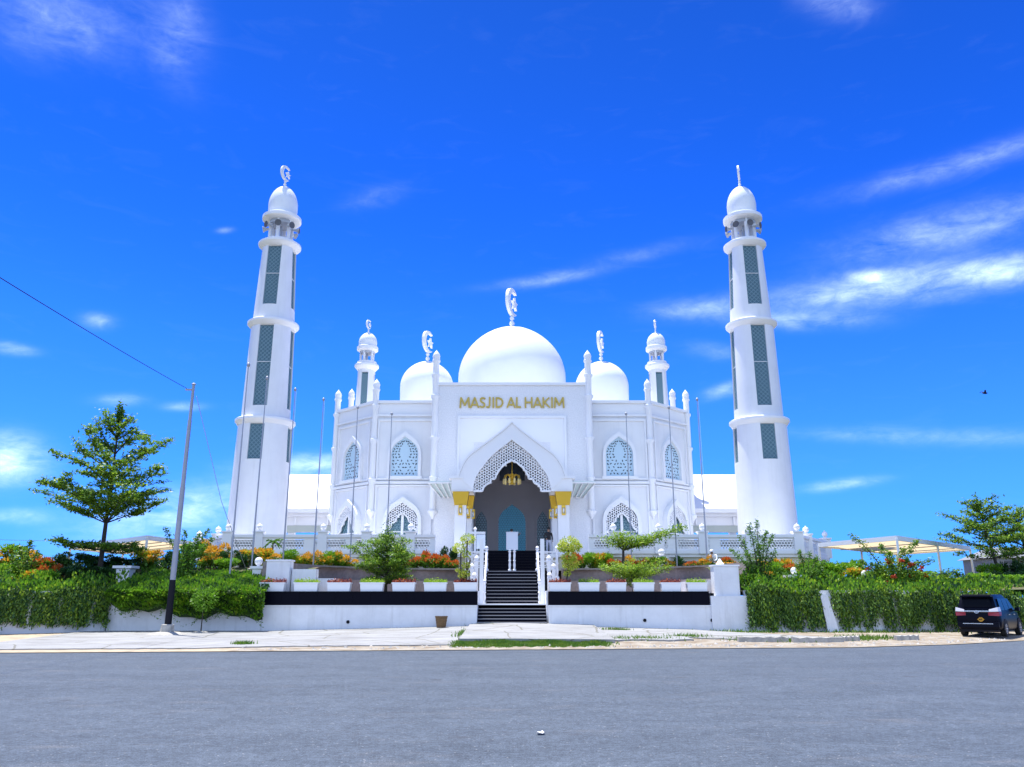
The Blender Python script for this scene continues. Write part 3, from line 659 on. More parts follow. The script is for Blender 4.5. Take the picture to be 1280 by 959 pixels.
# domes
def dome_prof(r, zb, zw, zt, neck=None):
    pr = [(r * 1.02, zb), (r * 1.02, zb + (zw - zb) * .22), (r * .975, zb + (zw - zb) * .26)]
    for i in range(6): t = i / 5; pr.append((r * (.975 + .025 * math.sin(t * math.pi / 2)), lerp(zb + (zw - zb) * .3, zw, t)))
    for i in range(1, 15):
        t = i / 14 * math.pi / 2; c = math.cos(t); pr.append((max(r * c, .02), zw + (zt - zw) * (math.sin(t) * .93 + .07 * (i / 14) ** 3)))
    return pr
CD = Vector((math.sin(R(21)), math.cos(R(21)), 0))   # the plane every crescent lies in
def finial(mb, c, h, balls=2):
    x, y, z = c; rb = h * .052
    prof = [(rb * 1.1, -h * .02), (rb * .5, h * .02)]
    zz = h * .03
    for i in range(balls):
        r = rb * (1.25 - .2 * i)
        for k in range(1, 8): a = -math.pi / 2 + math.pi * k / 8; prof.append((max(r * math.cos(a), rb * .4), zz + r + r * math.sin(a)))
        zz += 2 * r + h * .012; prof.append((rb * .38, zz))
    prof.append((rb * .3, zz + h * .02)); mb.lathe(prof, c, 10)
    Rr = (h - zz - h * .01) / 2; cz = z + zz + Rr; F = FR((x, y, 0), CD, CD.cross(Vector((0, 0, 1))))
    n = 26; o_ = []; i_ = []
    for k in range(n + 1):
        a = R(48) + R(264) * k / n; th = Rr * .42 * max(0.0, math.sin(math.pi * k / n)) ** .8 + Rr * .02
        o_.append((Rr * math.cos(a), cz + Rr * math.sin(a))); i_.append(((Rr - th) * math.cos(a) * 1.0, cz + (Rr - th) * math.sin(a)))
    d = Rr * .11; mb.ring(F, o_, i_, -d, d)
    st = [];
    for k in range(10): a = R(90 + 36 * k); q = Rr * (.50 if k % 2 == 0 else .2); st.append((Rr * .46 + q * math.cos(a), cz + q * math.sin(a)))
    mb.prism(F, st[::-1], -d * .8, d * .8)
def mdome(x, y, r, zb, zw, zt, zf, lab):
    mb = MB(); mb.lathe(dome_prof(r, zb, zw, zt), (x, y, 0), 64); d = mpart(mb, 'dome', DOMEM, True, label=lab)
    f = MB(); finial(f, (x, y, zt), zf - zt, 2); mpart(f, 'finial', TRIM, parent=d)
mdome(0, 72, 5.0, 15.6, 21.4, 26.55, V(640, 361, 72).z, 'large central dome')
for px_ in (533.5, 752.5):
    p = V(px_, 485, 64.5); mdome(p.x * (1 if px_ < 640 else 1), 64.5, 2.2, 15.6, 18.7, V(533, 452, 64.5).z, V(533, 414, 64.5).z, 'small dome beside the portal')
for sg in (-1, 1): mdome(sg * 7.5, 79, 2.2, 15.6, 18.7, 21.2, 24, 'small rear dome')

# ------------------------------------------------------------------ minarets
def tower(root, levels, win_hw, gal, ledge, dome, fz, seg=48, nbal=2, horns=True, wr=None):
    """levels: list of (z0, R0, z1, R1, window z list or None, ring radius or None)"""
    def P(mb, name, m, smooth=False, parent=None, label=None):
        o = mb.build(name, m, parent or root, smooth, wr if parent is None else None)
        if label: o['label'] = label
        return o
    WA = [-90, 0, 90, 180]
    sh = MB(); wins = []
    def full(z0, r0, z1, r1): 
        b = len(sh.v)
        for z, r in ((z0, r0), (z1, r1)): sh.v += [(r * math.cos(2 * math.pi * j / seg), r * math.sin(2 * math.pi * j / seg), z) for j in range(seg)]
        for j in range(seg): sh.f.append([b + j, b + (j + 1) % seg, b + seg + (j + 1) % seg, b + seg + j]); sh.mi.append(0)
    for (z0, r0, z1, r1, wz, ringr) in levels:
        RF = lambda z: lerp(r0, r1, (z - z0) / (z1 - z0))
        if wz:
            wa, wb, divs = wz
            full(z0, r0, wa, RF(wa)); full(wb, RF(wb), z1, r1)
            for k, A in enumerate(WA):
                rows = []
                for z in (wa, wb):
                    r = RF(z); be = math.degrees(math.asin(win_hw / r)); a0 = A + be; a1 = A + 90 - be
                    rows.append([(r * math.cos(R(lerp(a0, a1, t / 10))), r * math.sin(R(lerp(a0, a1, t / 10))), z) for t in range(11)])
                sh.add(rows[0] + rows[1], [[t, t + 1, 12 + t, 11 + t] for t in range(10)])
                # window recess
                n = Vector((math.cos(R(A)), math.sin(R(A)), 0)); tt = Vector((-n.y, n.x, 0)); dep = .17
                def pt(z, u, d=0.0, n=n, tt=tt, r0=r0, r1=r1, z0=z0, z1=z1):
                    r = lerp(r0, r1, (z - z0) / (z1 - z0)); c = math.sqrt(r * r - win_hw * win_hw) - d; q = n * c + tt * u; return (q.x, q.y, z)
                for u in (-win_hw, win_hw): sh.add([pt(wa, u), pt(wb, u), pt(wb, u, dep), pt(wa, u, dep)], [(0, 1, 2, 3)])
                for z in (wa, wb):
                    r = RF(z); be = math.degrees(math.asin(win_hw / r))
                    arc = [(r * math.cos(R(A - be + 2 * be * t / 8)), r * math.sin(R(A - be + 2 * be * t / 8)), z) for t in range(9)]
                    arc += [pt(z, win_hw, dep), pt(z, -win_hw, dep)]; sh.add(arc, [list(range(len(arc)))])
                gm = MB(); gm.add([pt(wa, -win_hw, dep - .02), pt(wa, win_hw, dep - .02), pt(wb, win_hw, dep - .02), pt(wb, -win_hw, dep - .02)], [(0, 1, 2, 3)])
                wins.append((gm, wa, wb, divs, pt, win_hw, dep, n))
        else: full(z0, r0, z1, r1)
        if ringr:
            rm = MB(); rm.lathe([(r1 - .12, z1 - .42), (r1 + .06, z1 - .34), (ringr - .08, z1 - .14), (ringr, z1 - .06), (ringr, z1 + .1), (ringr - .1, z1 + .17), (r1 - .3, z1 + .2)], n=seg); P(rm, 'ring_balcony', TRIM, True)
    P(sh, 'shaft', WHITE, True)
    for (gm, wa, wb, divs, pt, hw, dep, n) in wins:
        wo_ = P(gm, 'window', BLUEG)
        lm = MB(); a = hw * .6; z = wa + .1
        while z < wb - .2:
            for u0, u1, zz0, zz1 in ((-hw * .9, -hw * .3, z, z + a), (-hw * .3, hw * .3, z + a, z), (hw * .3, hw * .9, z, z + a), (-hw * .9, -hw * .3, z + a, z), (-hw * .3, hw * .3, z, z + a), (hw * .3, hw * .9, z + a, z)):
                p = Vector(pt(zz0, u0, dep - .035)); q = Vector(pt(zz1, u1, dep - .035)); lm.bar(p, q, .045, .03, up=n)
            z += a
        for u in (-hw * .94, hw * .94): lm.bar(pt(wa + .02, u, dep - .035), pt(wb - .02, u, dep - .035), .05, .03, up=n)
        P(lm, 'grille', mat('minaret_grille', (0.15, 0.26, 0.31), .5), parent=wo_)
        if divs:
            d = MB()
            for z in divs: d.bar(pt(z, -hw, dep - .05), pt(z, hw, dep - .05), .04, .06, up=n)
            P(d, 'transom', TRIM, parent=wo_)
    # gallery
    zg0, zg1, rg, ncol = gal; cc = 8
    fm = MB(); fm.lathe([(rg * 1.22, zg0 - .02), (rg * 1.22, zg0 + .18), (rg * .9, zg0 + .2)], n=32); P(fm, 'gallery_floor', TRIM, True)
    for j in range(ncol):
        a = 2 * math.pi * (j + .5) / ncol; m_ = MB(); m_.lathe([(rg * .15, zg0 + .18), (rg * .15, zg1)], (rg * .82 * math.cos(a), rg * .82 * math.sin(a), 0), 10); P(m_, 'gallery_column', WHITE, True)
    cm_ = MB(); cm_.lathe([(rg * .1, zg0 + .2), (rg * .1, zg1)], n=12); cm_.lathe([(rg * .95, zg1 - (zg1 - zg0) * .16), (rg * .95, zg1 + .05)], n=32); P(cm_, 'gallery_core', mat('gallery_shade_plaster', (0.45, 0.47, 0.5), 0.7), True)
    lm = MB(); lr = ledge; lm.lathe([(rg * .9, zg1 - .02), (lr - .15, zg1 + .02), (lr, zg1 + .12), (lr, zg1 + .38), (lr - .12, zg1 + .46), (dome[0] * .9, zg1 + .5)], n=seg); P(lm, 'ledge', TRIM, True)
    dm = MB(); dm.lathe(dome_prof(dome[0], zg1 + .45, dome[1], dome[2]), n=40); do_ = P(dm, 'dome', DOMEM, True)
    f = MB(); finial(f, (0, 0, dome[2]), fz - dome[2], nbal); P(f, 'finial', TRIM, parent=do_)
    if horns:
        for j in range(8):
            a = 2 * math.pi * j / 8 + .1; hm = MB(); z = lerp(zg0, zg1, .70); d = Vector((math.cos(a), math.sin(a), -.12)).normalized(); c = Vector((math.cos(a) * rg * .80, math.sin(a) * rg * .80, z))
            hm.tube([c, c + d * .25, c + d * .45, c + d * .62, c + d * .55, c + d * .3], [.08, .10, .16, .27, .21, .05], 14)
            hm.mi = [1 if i >= 14 * 3 and i != len(hm.mi) - 2 else 0 for i in range(len(hm.mi))]; P(hm, 'loudspeaker', [mat('loudspeaker_grey', (0.5, 0.51, 0.51), 0.5), mat('horn_throat', (0.10, 0.10, 0.11), .6)], True)
def mz(py): return V(640, py, 60).z - 4.4
min_l = thing('minaret', 'tall tapering white minaret on the left with patterned teal window strips', 'minaret', (-18.9, 60, 4.4))
tower(min_l, [(-0.6, 2.2, 10.25, 1.98, (mz(579), mz(530), None), 2.24), (10.3, 1.82, 18.1, 1.66, (mz(513) , mz(405), [mz(459)]), 1.98), (18.1, 1.60, 24.9, 1.32, (mz(388), mz(308), [mz(349)]), 1.68)], .54,
      (25.1, 27.05, 1.05, 6), 1.55, (1.17, 28.5, 30.35), 32.25)
min_r = dup(min_l, loc=(18.95, 60, 4.4), label='tall tapering white minaret on the right with patterned teal window strips')
for o in (min_l, min_r): o['group'] = 'pair of tall minarets'
tur = thing('turret', 'small domed turret on the roof at the left corner', 'turret', (-12.1, 64, 15.8))
tower(tur, [(-0.1, .82, 4.5, .70, (0.4, 3.9, None), 1.0)], .27, (4.7, 5.8, .66, 5), .88, (.76, 6.6, 7.5), 8.65, 32, 2, False)
tu2 = dup(tur, loc=(12.1, 64, 15.8), label='small domed turret on the roof at the right corner')
for o in (tur, tu2): o['group'] = 'roof turrets'

# side halls joining the mosque to the minarets
for sg, side in ((-1, 'left'), (1, 'right')):
    h = thing('side_hall', 'white pitched-roof link between the mosque and the %s minaret' % side, 'hall', (sg * 15.5, 66, 4.4)); rt = (sg * 15.5, 66, 4.4)
    xa, xb = sorted((sg * 13.8, sg * 21.0))
    m_ = MB(); m_.add([(xa, 63.6, 8.5), (xb, 63.6, 8.5), (xb, 70, 12.2), (xa, 70, 12.2), (xa, 63.6, 8.35), (xb, 63.6, 8.35), (xb, 70, 12.05), (xa, 70, 12.05)], [(0, 1, 2, 3), (7, 6, 5, 4), (0, 4, 5, 1), (2, 6, 7, 3), (1, 5, 6, 2), (3, 7, 4, 0)])
    m_.add([(xa, 70.004, 12.2), (xb, 70.004, 12.2), (xb, 76.4, 8.5), (xa, 76.4, 8.5), (xa, 70.004, 12.05), (xb, 70.004, 12.05), (xb, 76.4, 8.35), (xa, 76.4, 8.35)], [(0, 1, 2, 3), (7, 6, 5, 4), (2, 6, 7, 3), (1, 5, 6, 2), (3, 7, 4, 0)])
    m_.build('roof', ROOFM, h, False, rt)
    m_ = MB(); m_.box(xa, xb, 63.9, 64.2, 7.95, 8.35); m_.box(xa, xb, 63.5, 63.62, 8.2, 8.52); m_.build('fascia', TRIM, h, False, rt)
    m_ = MB(); m_.box(xa, xb, 64.25, 64.5, 7.25, 7.95); m_.build('frieze', WHITE, h, False, rt)
    m_ = MB(); m_.box(xa, xb, 64.2, 64.55, 6.72, 7.25); m_.build('beam', GREYB, h, False, rt)
    for x in (xa + .8, (xa + xb) / 2 + .2, xb - .8):
        m_ = MB(); m_.box(x - .06, x + .06, 64.0, 64.25, 7.3, 7.93); m_.build('bracket', TRIM, h, False, rt)
    for x in (sg * 14.1, sg * 20.5):
        m_ = MB(); m_.box(x - .3, x + .3, 64.26, 64.8, 4.4, 6.72); m_.build('pillar', WHITE, h, False, rt); m_ = MB(); m_.box(x - .3, x + .3, 75.2, 75.8, 4.4, 8.3); m_.build('pillar', WHITE, h, False, rt)

# ------------------------------------------------------------------ podium + balustrades
pod = thing('podium', 'cream and white raised platform carrying the mosque and the minarets', 'podium', (0, 56, 2.9)); pr = (0, 56, 2.9)
pp = [(-18.3, 52.25), (-2.1, 52.25), (-2.1, 49.2), (2.1, 49.2), (2.1, 52.25), (18.3, 52.25), (22.3, 58), (22.3, 92), (-22.3, 92), (-22.3, 58)]
m_ = MB(); plan(m_, pp, 2.2, 4.2); m_.build('platform', CREAM, pod, False, pr)
def offp(poly, d): return [(x + (d if x > 0 else -d), y - (d if y < 70 else -d)) for x, y in poly]
m_ = MB(); plan(m_, [(-18.45, 52.0), (-2.15, 52.0), (-2.15, 49.0), (2.15, 49.0), (2.15, 52.0), (18.45, 52.0), (22.5, 57.9), (22.5, 92.2), (-22.5, 92.2), (-22.5, 57.9)], 4.203, 4.4); m_.build('floor_slab', TRIM, pod, False, pr)
for sg in (-1, 1):
    for xc in (6.6, 8.8, 11.2, 13.6, 16.0):
        m_ = MB(); m_.box(sg * xc - .55, sg * xc + .55, 52.22, 52.24, 3.2, 3.95); m_.build('vent', DARKG, pod, False, pr)
        m_ = MB(); m_.box(sg * xc + .9, sg * xc + 1.3, 52.1, 52.243, 2.5, 4.2); m_.build('pier', WHITE, pod, False, pr)
def balustrade(pts, posts, label, lamp_at=None):
    b = thing('balustrade', label, 'balustrade', (pts[0][0], pts[0][1], 4.4), 0, 'podium balustrades'); br = (pts[0][0], pts[0][1], 4.4)
    for (p, q) in zip(pts, pts[1:]):
        p2 = Vector((p[0], p[1], 0)); q2 = Vector((q[0], q[1], 0)); d = (q2 - p2); L = d.length; d.normalize(); n = Vector((d.y, -d.x, 0))
        if n.y > 0: n = -n
        F = FR((p2.x, p2.y, 0), d, n)
        m_ = MB(); m_.fbox(F, 0, L, 5.42, 5.6, -.13, .16); m_.build('rail', TRIM, b, False, br)
        m_ = MB(); m_.fbox(F, 0, L, 4.4, 4.62, -.1, .12); m_.build('plinth', TRIM, b, False, br)
        np_ = max(1, round(L / 2.75)); seg = L / np_
        for k in range(np_):
            m_ = MB(); u0, u1 = k * seg, (k + 1) * seg; g0, g1 = u0 + .35, u1 - .35
            m_.fbox(F, u0, g0, 4.62, 5.42, -.06, .06); m_.fbox(F, g1, u1, 4.62, 5.42, -.06, .06); m_.fbox(F, g0, g1, 4.62, 4.74, -.06, .06); m_.fbox(F, g0, g1, 5.30, 5.42, -.06, .06)
            trilattice(m_, F, lambda t: g0 < t[0] < g1 and 4.74 < t[1] < 5.3, g0, g1, 4.74, 5.3, .19, .075, -.035, .035); m_.build('lattice_panel', TRIM, b, False, br)
    for x, y in posts:
        m_ = MB(); m_.box(x - .3, x + .3, y - .24, y + .24, 4.4, 5.72); m_.box(x - .36, x + .36, y - .3, y + .3, 5.723, 5.82); po = m_.build('post', TRIM, b, False, br)
        m_ = MB(); m_.lathe([(.13, 5.8), (.13, 5.86), (.09, 5.9)] + [(max(.02, .20 * math.cos(t)), 6.08 + .20 * math.sin(t)) for t in [R(-75 + 15 * k) for k in range(11)]] + [(.04, 6.30), (.012, 6.36)], (x, y, 0), 14); m_.build('lamp_globe', GLOBE, po, True)
balustrade([(-4.9, 52.0), (-18.3, 52.0), (-22.3, 57.9), (-22.3, 66)], [(-6.5, 52), (-9.3, 52), (-12.1, 52), (-16.2, 52), (-18.2, 52.05), (-19.6, 54.1), (-22.3, 57.9)], 'white lattice balustrade left of the porch, with globe lamps on its posts')
balustrade([(4.9, 52.0), (18.3, 52.0), (22.3, 57.9), (22.3, 66)], [(6.5, 52), (9.4, 52), (12.2, 52), (15.2, 52), (18.3, 52.05), (19.6, 54.1), (22.3, 57.9)], 'white lattice balustrade right of the porch, with globe lamps on its posts')

# chandelier
ch = thing("chandelier", 'gold chandelier hanging under the pointed porch arch', 'chandelier', (0, 55.6, 9.3)); 
m_ = MB(); m_.lathe([(.02, 0), (.18, .06), (.34, .2), (.30, .3), (.12, .38), (.16, .5), (.06, .62), (.09, .72), (.03, .85), (.05, .95), (.012, 1.05)], n=14); m_.tube([(0, 0, 1.0), (0, 0, 3.0)], .02, 6); m_.build('stem', GOLD, ch, True)
for k in range(10):
    a = 2 * math.pi * k / 10; c, s_ = math.cos(a), math.sin(a)
    m_ = MB(); m_.tube([(.1 * c, .1 * s_, .45), (.3 * c, .3 * s_, .72), (.5 * c, .5 * s_, .66), (.56 * c, .56 * s_, .42)], .022, 6); ar = m_.build('arm', GOLD, ch, True)
    m_ = MB(); m_.lathe([(.02, .42), (.08, .36), (.085, .1), (.06, .04)], (.56 * c, .56 * s_, 0), 10); m_.build('lamp_shade', mat('amber_glass', (0.75, 0.60, 0.25), 0.3), ar, True)

# ------------------------------------------------------------------ front retaining walls
def front_wall(x0, x1, label, ext):
    w = thing('retaining_wall', label, 'wall', ((x0 + x1) / 2, 38.2, 0), 0, 'front retaining walls'); r_ = ((x0 + x1) / 2, 38.2, 0)
    m_ = MB(); m_.box(x0, x1, 38.0, 38.6, -.1, 1.30); m_.build('plinth', WALLW, w, False, r_)
    m_ = MB(); m_.box(x0, x1, 37.94, 38.6, 1.303, 1.34); m_.build('ledge', TRIM, w, False, r_)
    a, b = ext; m_ = MB(); m_.box(a, b, 38.06, 38.6, 1.343, 1.93)
    m_.build('backing', BLACKP, w, False, r_)
    m_ = MB(); n = round((b - a) / .82)
    for k in range(n):
        u0, u1 = lerp(a, b, k / n) + .004, lerp(a, b, (k + 1) / n) - .004; m_.box(u0, u1, 38.03, 38.058, 1.35, 1.90)
    m_.box(a, b, 38.0, 38.6, 1.933, 1.955); m_.build('granite_band', GRANITE, w, False, r_)
    return w, r_
wl, r_ = front_wall(-11.4, -1.6, 'white retaining wall with a black granite band left of the stairs', (-11.4, -1.6))
m_ = MB(); c = V(435, 777.5, 37.99); m_.tube([(c.x, 38.06, c.z), (c.x, 37.95, c.z)], .075, 12); m_.build('drain_pipe', BLACKP, wl, True, r_)
wr_, r_ = front_wall(1.68, 9.1, 'white retaining wall with a black granite band right of the stairs', (1.68, 9.06))
for px_ in (806, 890):
    m_ = MB(); c = V(px_, 775.5, 37.99); m_.tube([(c.x, 38.06, c.z), (c.x, 37.95, c.z)], .075, 12); m_.build('drain_pipe', BLACKP, wr_, True, r_)
# stepped white piers closing the court at both ends
def pier(name, label, boxes):
    p = thing(name, label, 'pier', boxes[0][:1] + (boxes[0][2], 0)); r_ = boxes[0][:1] + (boxes[0][2], 0)
    for k, bx in enumerate(boxes):
        m_ = MB(); m_.box(*bx); m_.build('block', WALLW, p, False, r_)
    for bx in boxes[:1]:
        m_ = MB(); m_.box(bx[0] - .05, bx[1] + .05, bx[2] - .05, bx[3] + .05, bx[5] + .003, bx[5] + .07); m_.build('cap', TRIM, p, False, r_)
zf = lambda y, Y: V(640, y, Y).z
pier('stepped_pier', 'stepped white pier closing the right end of the court wall', [(9.35, 10.5, 38.05, 38.7, -.1, zf(708, 38.1)), (9.1, 11.0, 37.9, 38.5, -.1, zf(745, 37.9)), (9.0, 10.52, 39, 44, 1.5, zf(725, 39))])
pier('stepped_pier', 'stepped white pier closing the left end of the court wall', [(-11.6, -10.5, 38.75, 39.4, 1.5, zf(701.5, 38.75)), (-10.45, -9.3, 39.0, 39.5, 1.5, zf(711.5, 39)), (-9.3, -8.4, 39.3, 39.8, 1.5, zf(723, 39.3))])
m_ = MB(); c = V(900, 707, 38.4); m_.lathe([(.16, 0), (.2, .06), (.14, .12), (.03, .3)], (c.x, 38.4, zf(708, 38.1) + .06), 14); o = m_.build('pier_cap', TRIM, None, True); tag(o, 'small white pointed cap on the right stepped pier', 'cap')

# long vine-covered walls left and right
def longwall(name, label, pts, ztop, thick=.35):
    m_ = MB(); n = len(pts); vs = []
    for (x, y) in pts: vs += [(x, y, -.1), (x, y, ztop(x)), (x, y + thick, ztop(x)), (x, y + thick, -.1)]
    m_.add(vs, [[4 * k + a, 4 * k + 4 + a, 4 * k + 4 + (a + 1) % 4, 4 * k + (a + 1) % 4] for k in range(n - 1) for a in range(4)] + [[0, 1, 2, 3], [4 * n - 1, 4 * n - 2, 4 * n - 3, 4 * n - 4]])
    o = m_.build(name, WALLW); tag(o, label, 'wall', 'garden walls'); return o
longwall('garden_wall', 'white garden wall under the clipped hedge on the left', [(x, 38.02) for x in (-18.45, -16, -14, -12, -11.42)], lambda x: 1.95)
longwall('garden_wall', 'white garden wall behind hanging vines at the far left', [(x, wallY(x)) for x in (-60, -40, -30, -22.01, -21.5, -20.5, -19.5, -18.52)], lambda x: 1.95)
longwall('garden_wall', 'white garden wall behind the dense hanging vines on the right', [(x, wallY(x)) for x in [10.7 + .9 * k for k in range(50)]], lambda x: 2.0 - .35 * sstep(18, 26, x))
for i, x in enumerate((14.35,)):
    m_ = MB(); y = wallY(x) - .35; m_.add([(x - .1, y, 0), (x + .42, y, 0), (x + .42, y + .6, 0), (x - .1, y + .6, 0), (x - .27, y + .15, 1.8), (x + .06, y + .15, 1.8), (x + .06, y + .6, 1.8), (x - .27, y + .6, 1.8)], [(0, 1, 5, 4), (1, 2, 6, 5), (2, 3, 7, 6), (3, 0, 4, 7), (4, 5, 6, 7)])
    o = m_.build('buttress', WALLW); tag(o, 'slim leaning white buttress showing between the right vines', 'buttress')

# planters
pl_l = [(325.4, 357), (367.6, 398.6), (409, 439), (450, 480), (490, 519.5), (529.5, 559), (567, 596.5)]
pl_r = [(686, 714), (722.7, 749.7), (758, 783), (791, 818), (825.6, 851), (858, 884)]
def planter_mesh():
    m_ = MB(); L, D, Hh, t = .57, .22, .40, .05
    vs = []
    for (l, d, z) in ((L - .03, D - .02, 0), (L, D, Hh - .06), (L + .03, D + .03, Hh - .055), (L + .03, D + .03, Hh), (L - .05, D - .05, Hh), (L - .05, D - .05, Hh - .08)):
        vs += [(-l, -d, z), (l, -d, z), (l, d, z), (-l, d, z)]
    fs = [(3, 2, 1, 0), (20, 21, 22, 23)]
    for k in range(5):
        for a in range(4): fs.append((4 * k + a, 4 * k + (a + 1) % 4, 4 * k + 4 + (a + 1) % 4, 4 * k + 4 + a))
    return m_.add(vs, fs)
def clump(m1, m2, sd):
    random.seed(sd); m_ = MB()
    for _ in range(520):
        x = random.uniform(-.58, .58); y = random.uniform(-.24, .24); z = .40 + abs(random.gauss(0, .075)) * (1 - .2 * abs(x)); m_.leaf((x, y, z), random.uniform(.06, .11), random.random() < .25, d=(random.gauss(0, .6), random.gauss(0, .6), .7))
    return m_
pm0 = planter_mesh().build('planter', TRIM)
red0 = clump(0, 1, 1).build('planter_plant', [G_MAR, G_RED]); grn0 = clump(0, 1, 2).build('planter_plant', [G_YEL, G_HEDGE])
first = [True, True, True]
for side, lst in (('left', pl_l), ('right', pl_r)):
    for i, (a, b) in enumerate(lst):
        c = V((a + b) / 2, 740, 38.3); k = (V(b, 740, 38.3).x - V(a, 740, 38.3).x) / 1.2
        n_from = ORD[len(lst) - 1 - i] if side == 'left' else ORD[i]
        red = i % 2 == 0
        for kind, src in ((0, pm0), (1, red0 if red else grn0)):
            fi = kind if kind == 0 else (1 if red else 2)
            o = src if first[fi] else src.copy()
            if not first[fi]: COL.objects.link(o)
            first[fi] = False
            o.location = (c.x, 38.3, 1.957); o.scale = (k, 1, 1)
            if kind == 0: tag(o, 'white planter box on the %s wall, %s from the stairs, holding %s plants' % (side, n_from, 'maroon' if red else 'green'), 'planter', 'planter boxes on the front walls')
            else: tag(o, '%s low plant in the %s planter from the stairs on the %s wall' % ('maroon' if red else 'light green', n_from, side), 'plant', 'low plants in the planters')

# curved terrace tiers round the court
def tier(sg, d, z0, z1, label):
    m_ = MB(); n = 24; vs = []
    for k in range(n + 1):
        th = R(2 + 86 * k / n); c, s_ = math.cos(th), math.sin(th); a, b = 8.7 - d, 8.9 - d
        for rr in (0, .75):
            x = sg * (2.6 + (a + rr) * c); y = 39.3 + (b + rr) * s_; vs += [(x, y, z0), (x, y, z1)]
    fs = []
    for k in range(n): q = 4 * k; fs += [[q, q + 4, q + 5, q + 1], [q + 1, q + 5, q + 7, q + 3], [q + 3, q + 7, q + 6, q + 2]]
    fs += [[0, 1, 3, 2], [4 * n, 4 * n + 2, 4 * n + 3, 4 * n + 1]]
    m_.add(vs, fs); o = m_.build('terrace_wall', TERR); tag(o, label, 'wall', 'curved terrace walls'); return o
for sg, sd_ in ((-1, 'left'), (1, 'right')):
    tier(sg, 0.0, 1.8, 3.36, 'upper curved grey-brown terrace wall on the %s of the stairs' % sd_)
    tier(sg, 0.8, 1.8, 2.62, 'lower curved grey-brown terrace wall on the %s of the stairs' % sd_)

# ------------------------------------------------------------------ staircase
stc = thing('staircase', 'black granite entrance stairs rising in three flights between white railings', 'stairs', (0, 38, .4)); sr = (0, 38, .4)
def step(x, y0, y1, z0, z1, nose=True):
    m_ = MB(); m_.box(-x, x, y0, y1, z0, z1 - .035); m_.box(-x, x, y0 - .03, y1, z1 - .033, z1, 1 if nose else 0)
    m_.build('step', [GRANITE, NOSE], stc, False, sr)
for k in range(6): z1 = .45 + .148 * (k + 1); step(1.6, 37.98 + .28 * k, 37.98 + .28 * (k + 1) if k < 5 else 39.4, -.1, z1, k < 5)
m_ = MB(); m_.box(-1.6, 1.6, 39.38, 40.5, -.1, 1.34); m_.box(-1.6, 1.6, 39.35, 40.5, 1.343, 1.40, 1); m_.build('landing', [GRANITE, TRIM], stc, False, sr)
for sg in (-1, 1): m_ = MB(); m_.box(min(sg * 1.605, sg * 1.675), max(sg * 1.605, sg * 1.675), 38.61, 43.4, -.1, 1.99); m_.build('side_wall', TRIM, stc, False, sr)
for k in range(10): z1 = 1.37 + .168 * (k + 1); step(1.27, 40.5 + .32 * k, 40.5 + .32 * (k + 1) if k < 9 else 46.5, .5, z1)
for k in range(8): z1 = 3.05 + .1688 * (k + 1); step(1.9, 46.0 + .36 * k, 46.0 + .36 * (k + 1) if k < 7 else 49.0, 2.2, z1, False)
for sg in (-1, 1): m_ = MB(); m_.box(min(sg * 1.9, sg * 1.28), max(sg * 1.9, sg * 1.28), 43.41, 45.995, .5, 3.045); m_.build('side_block', GRANITE, stc, False, sr)

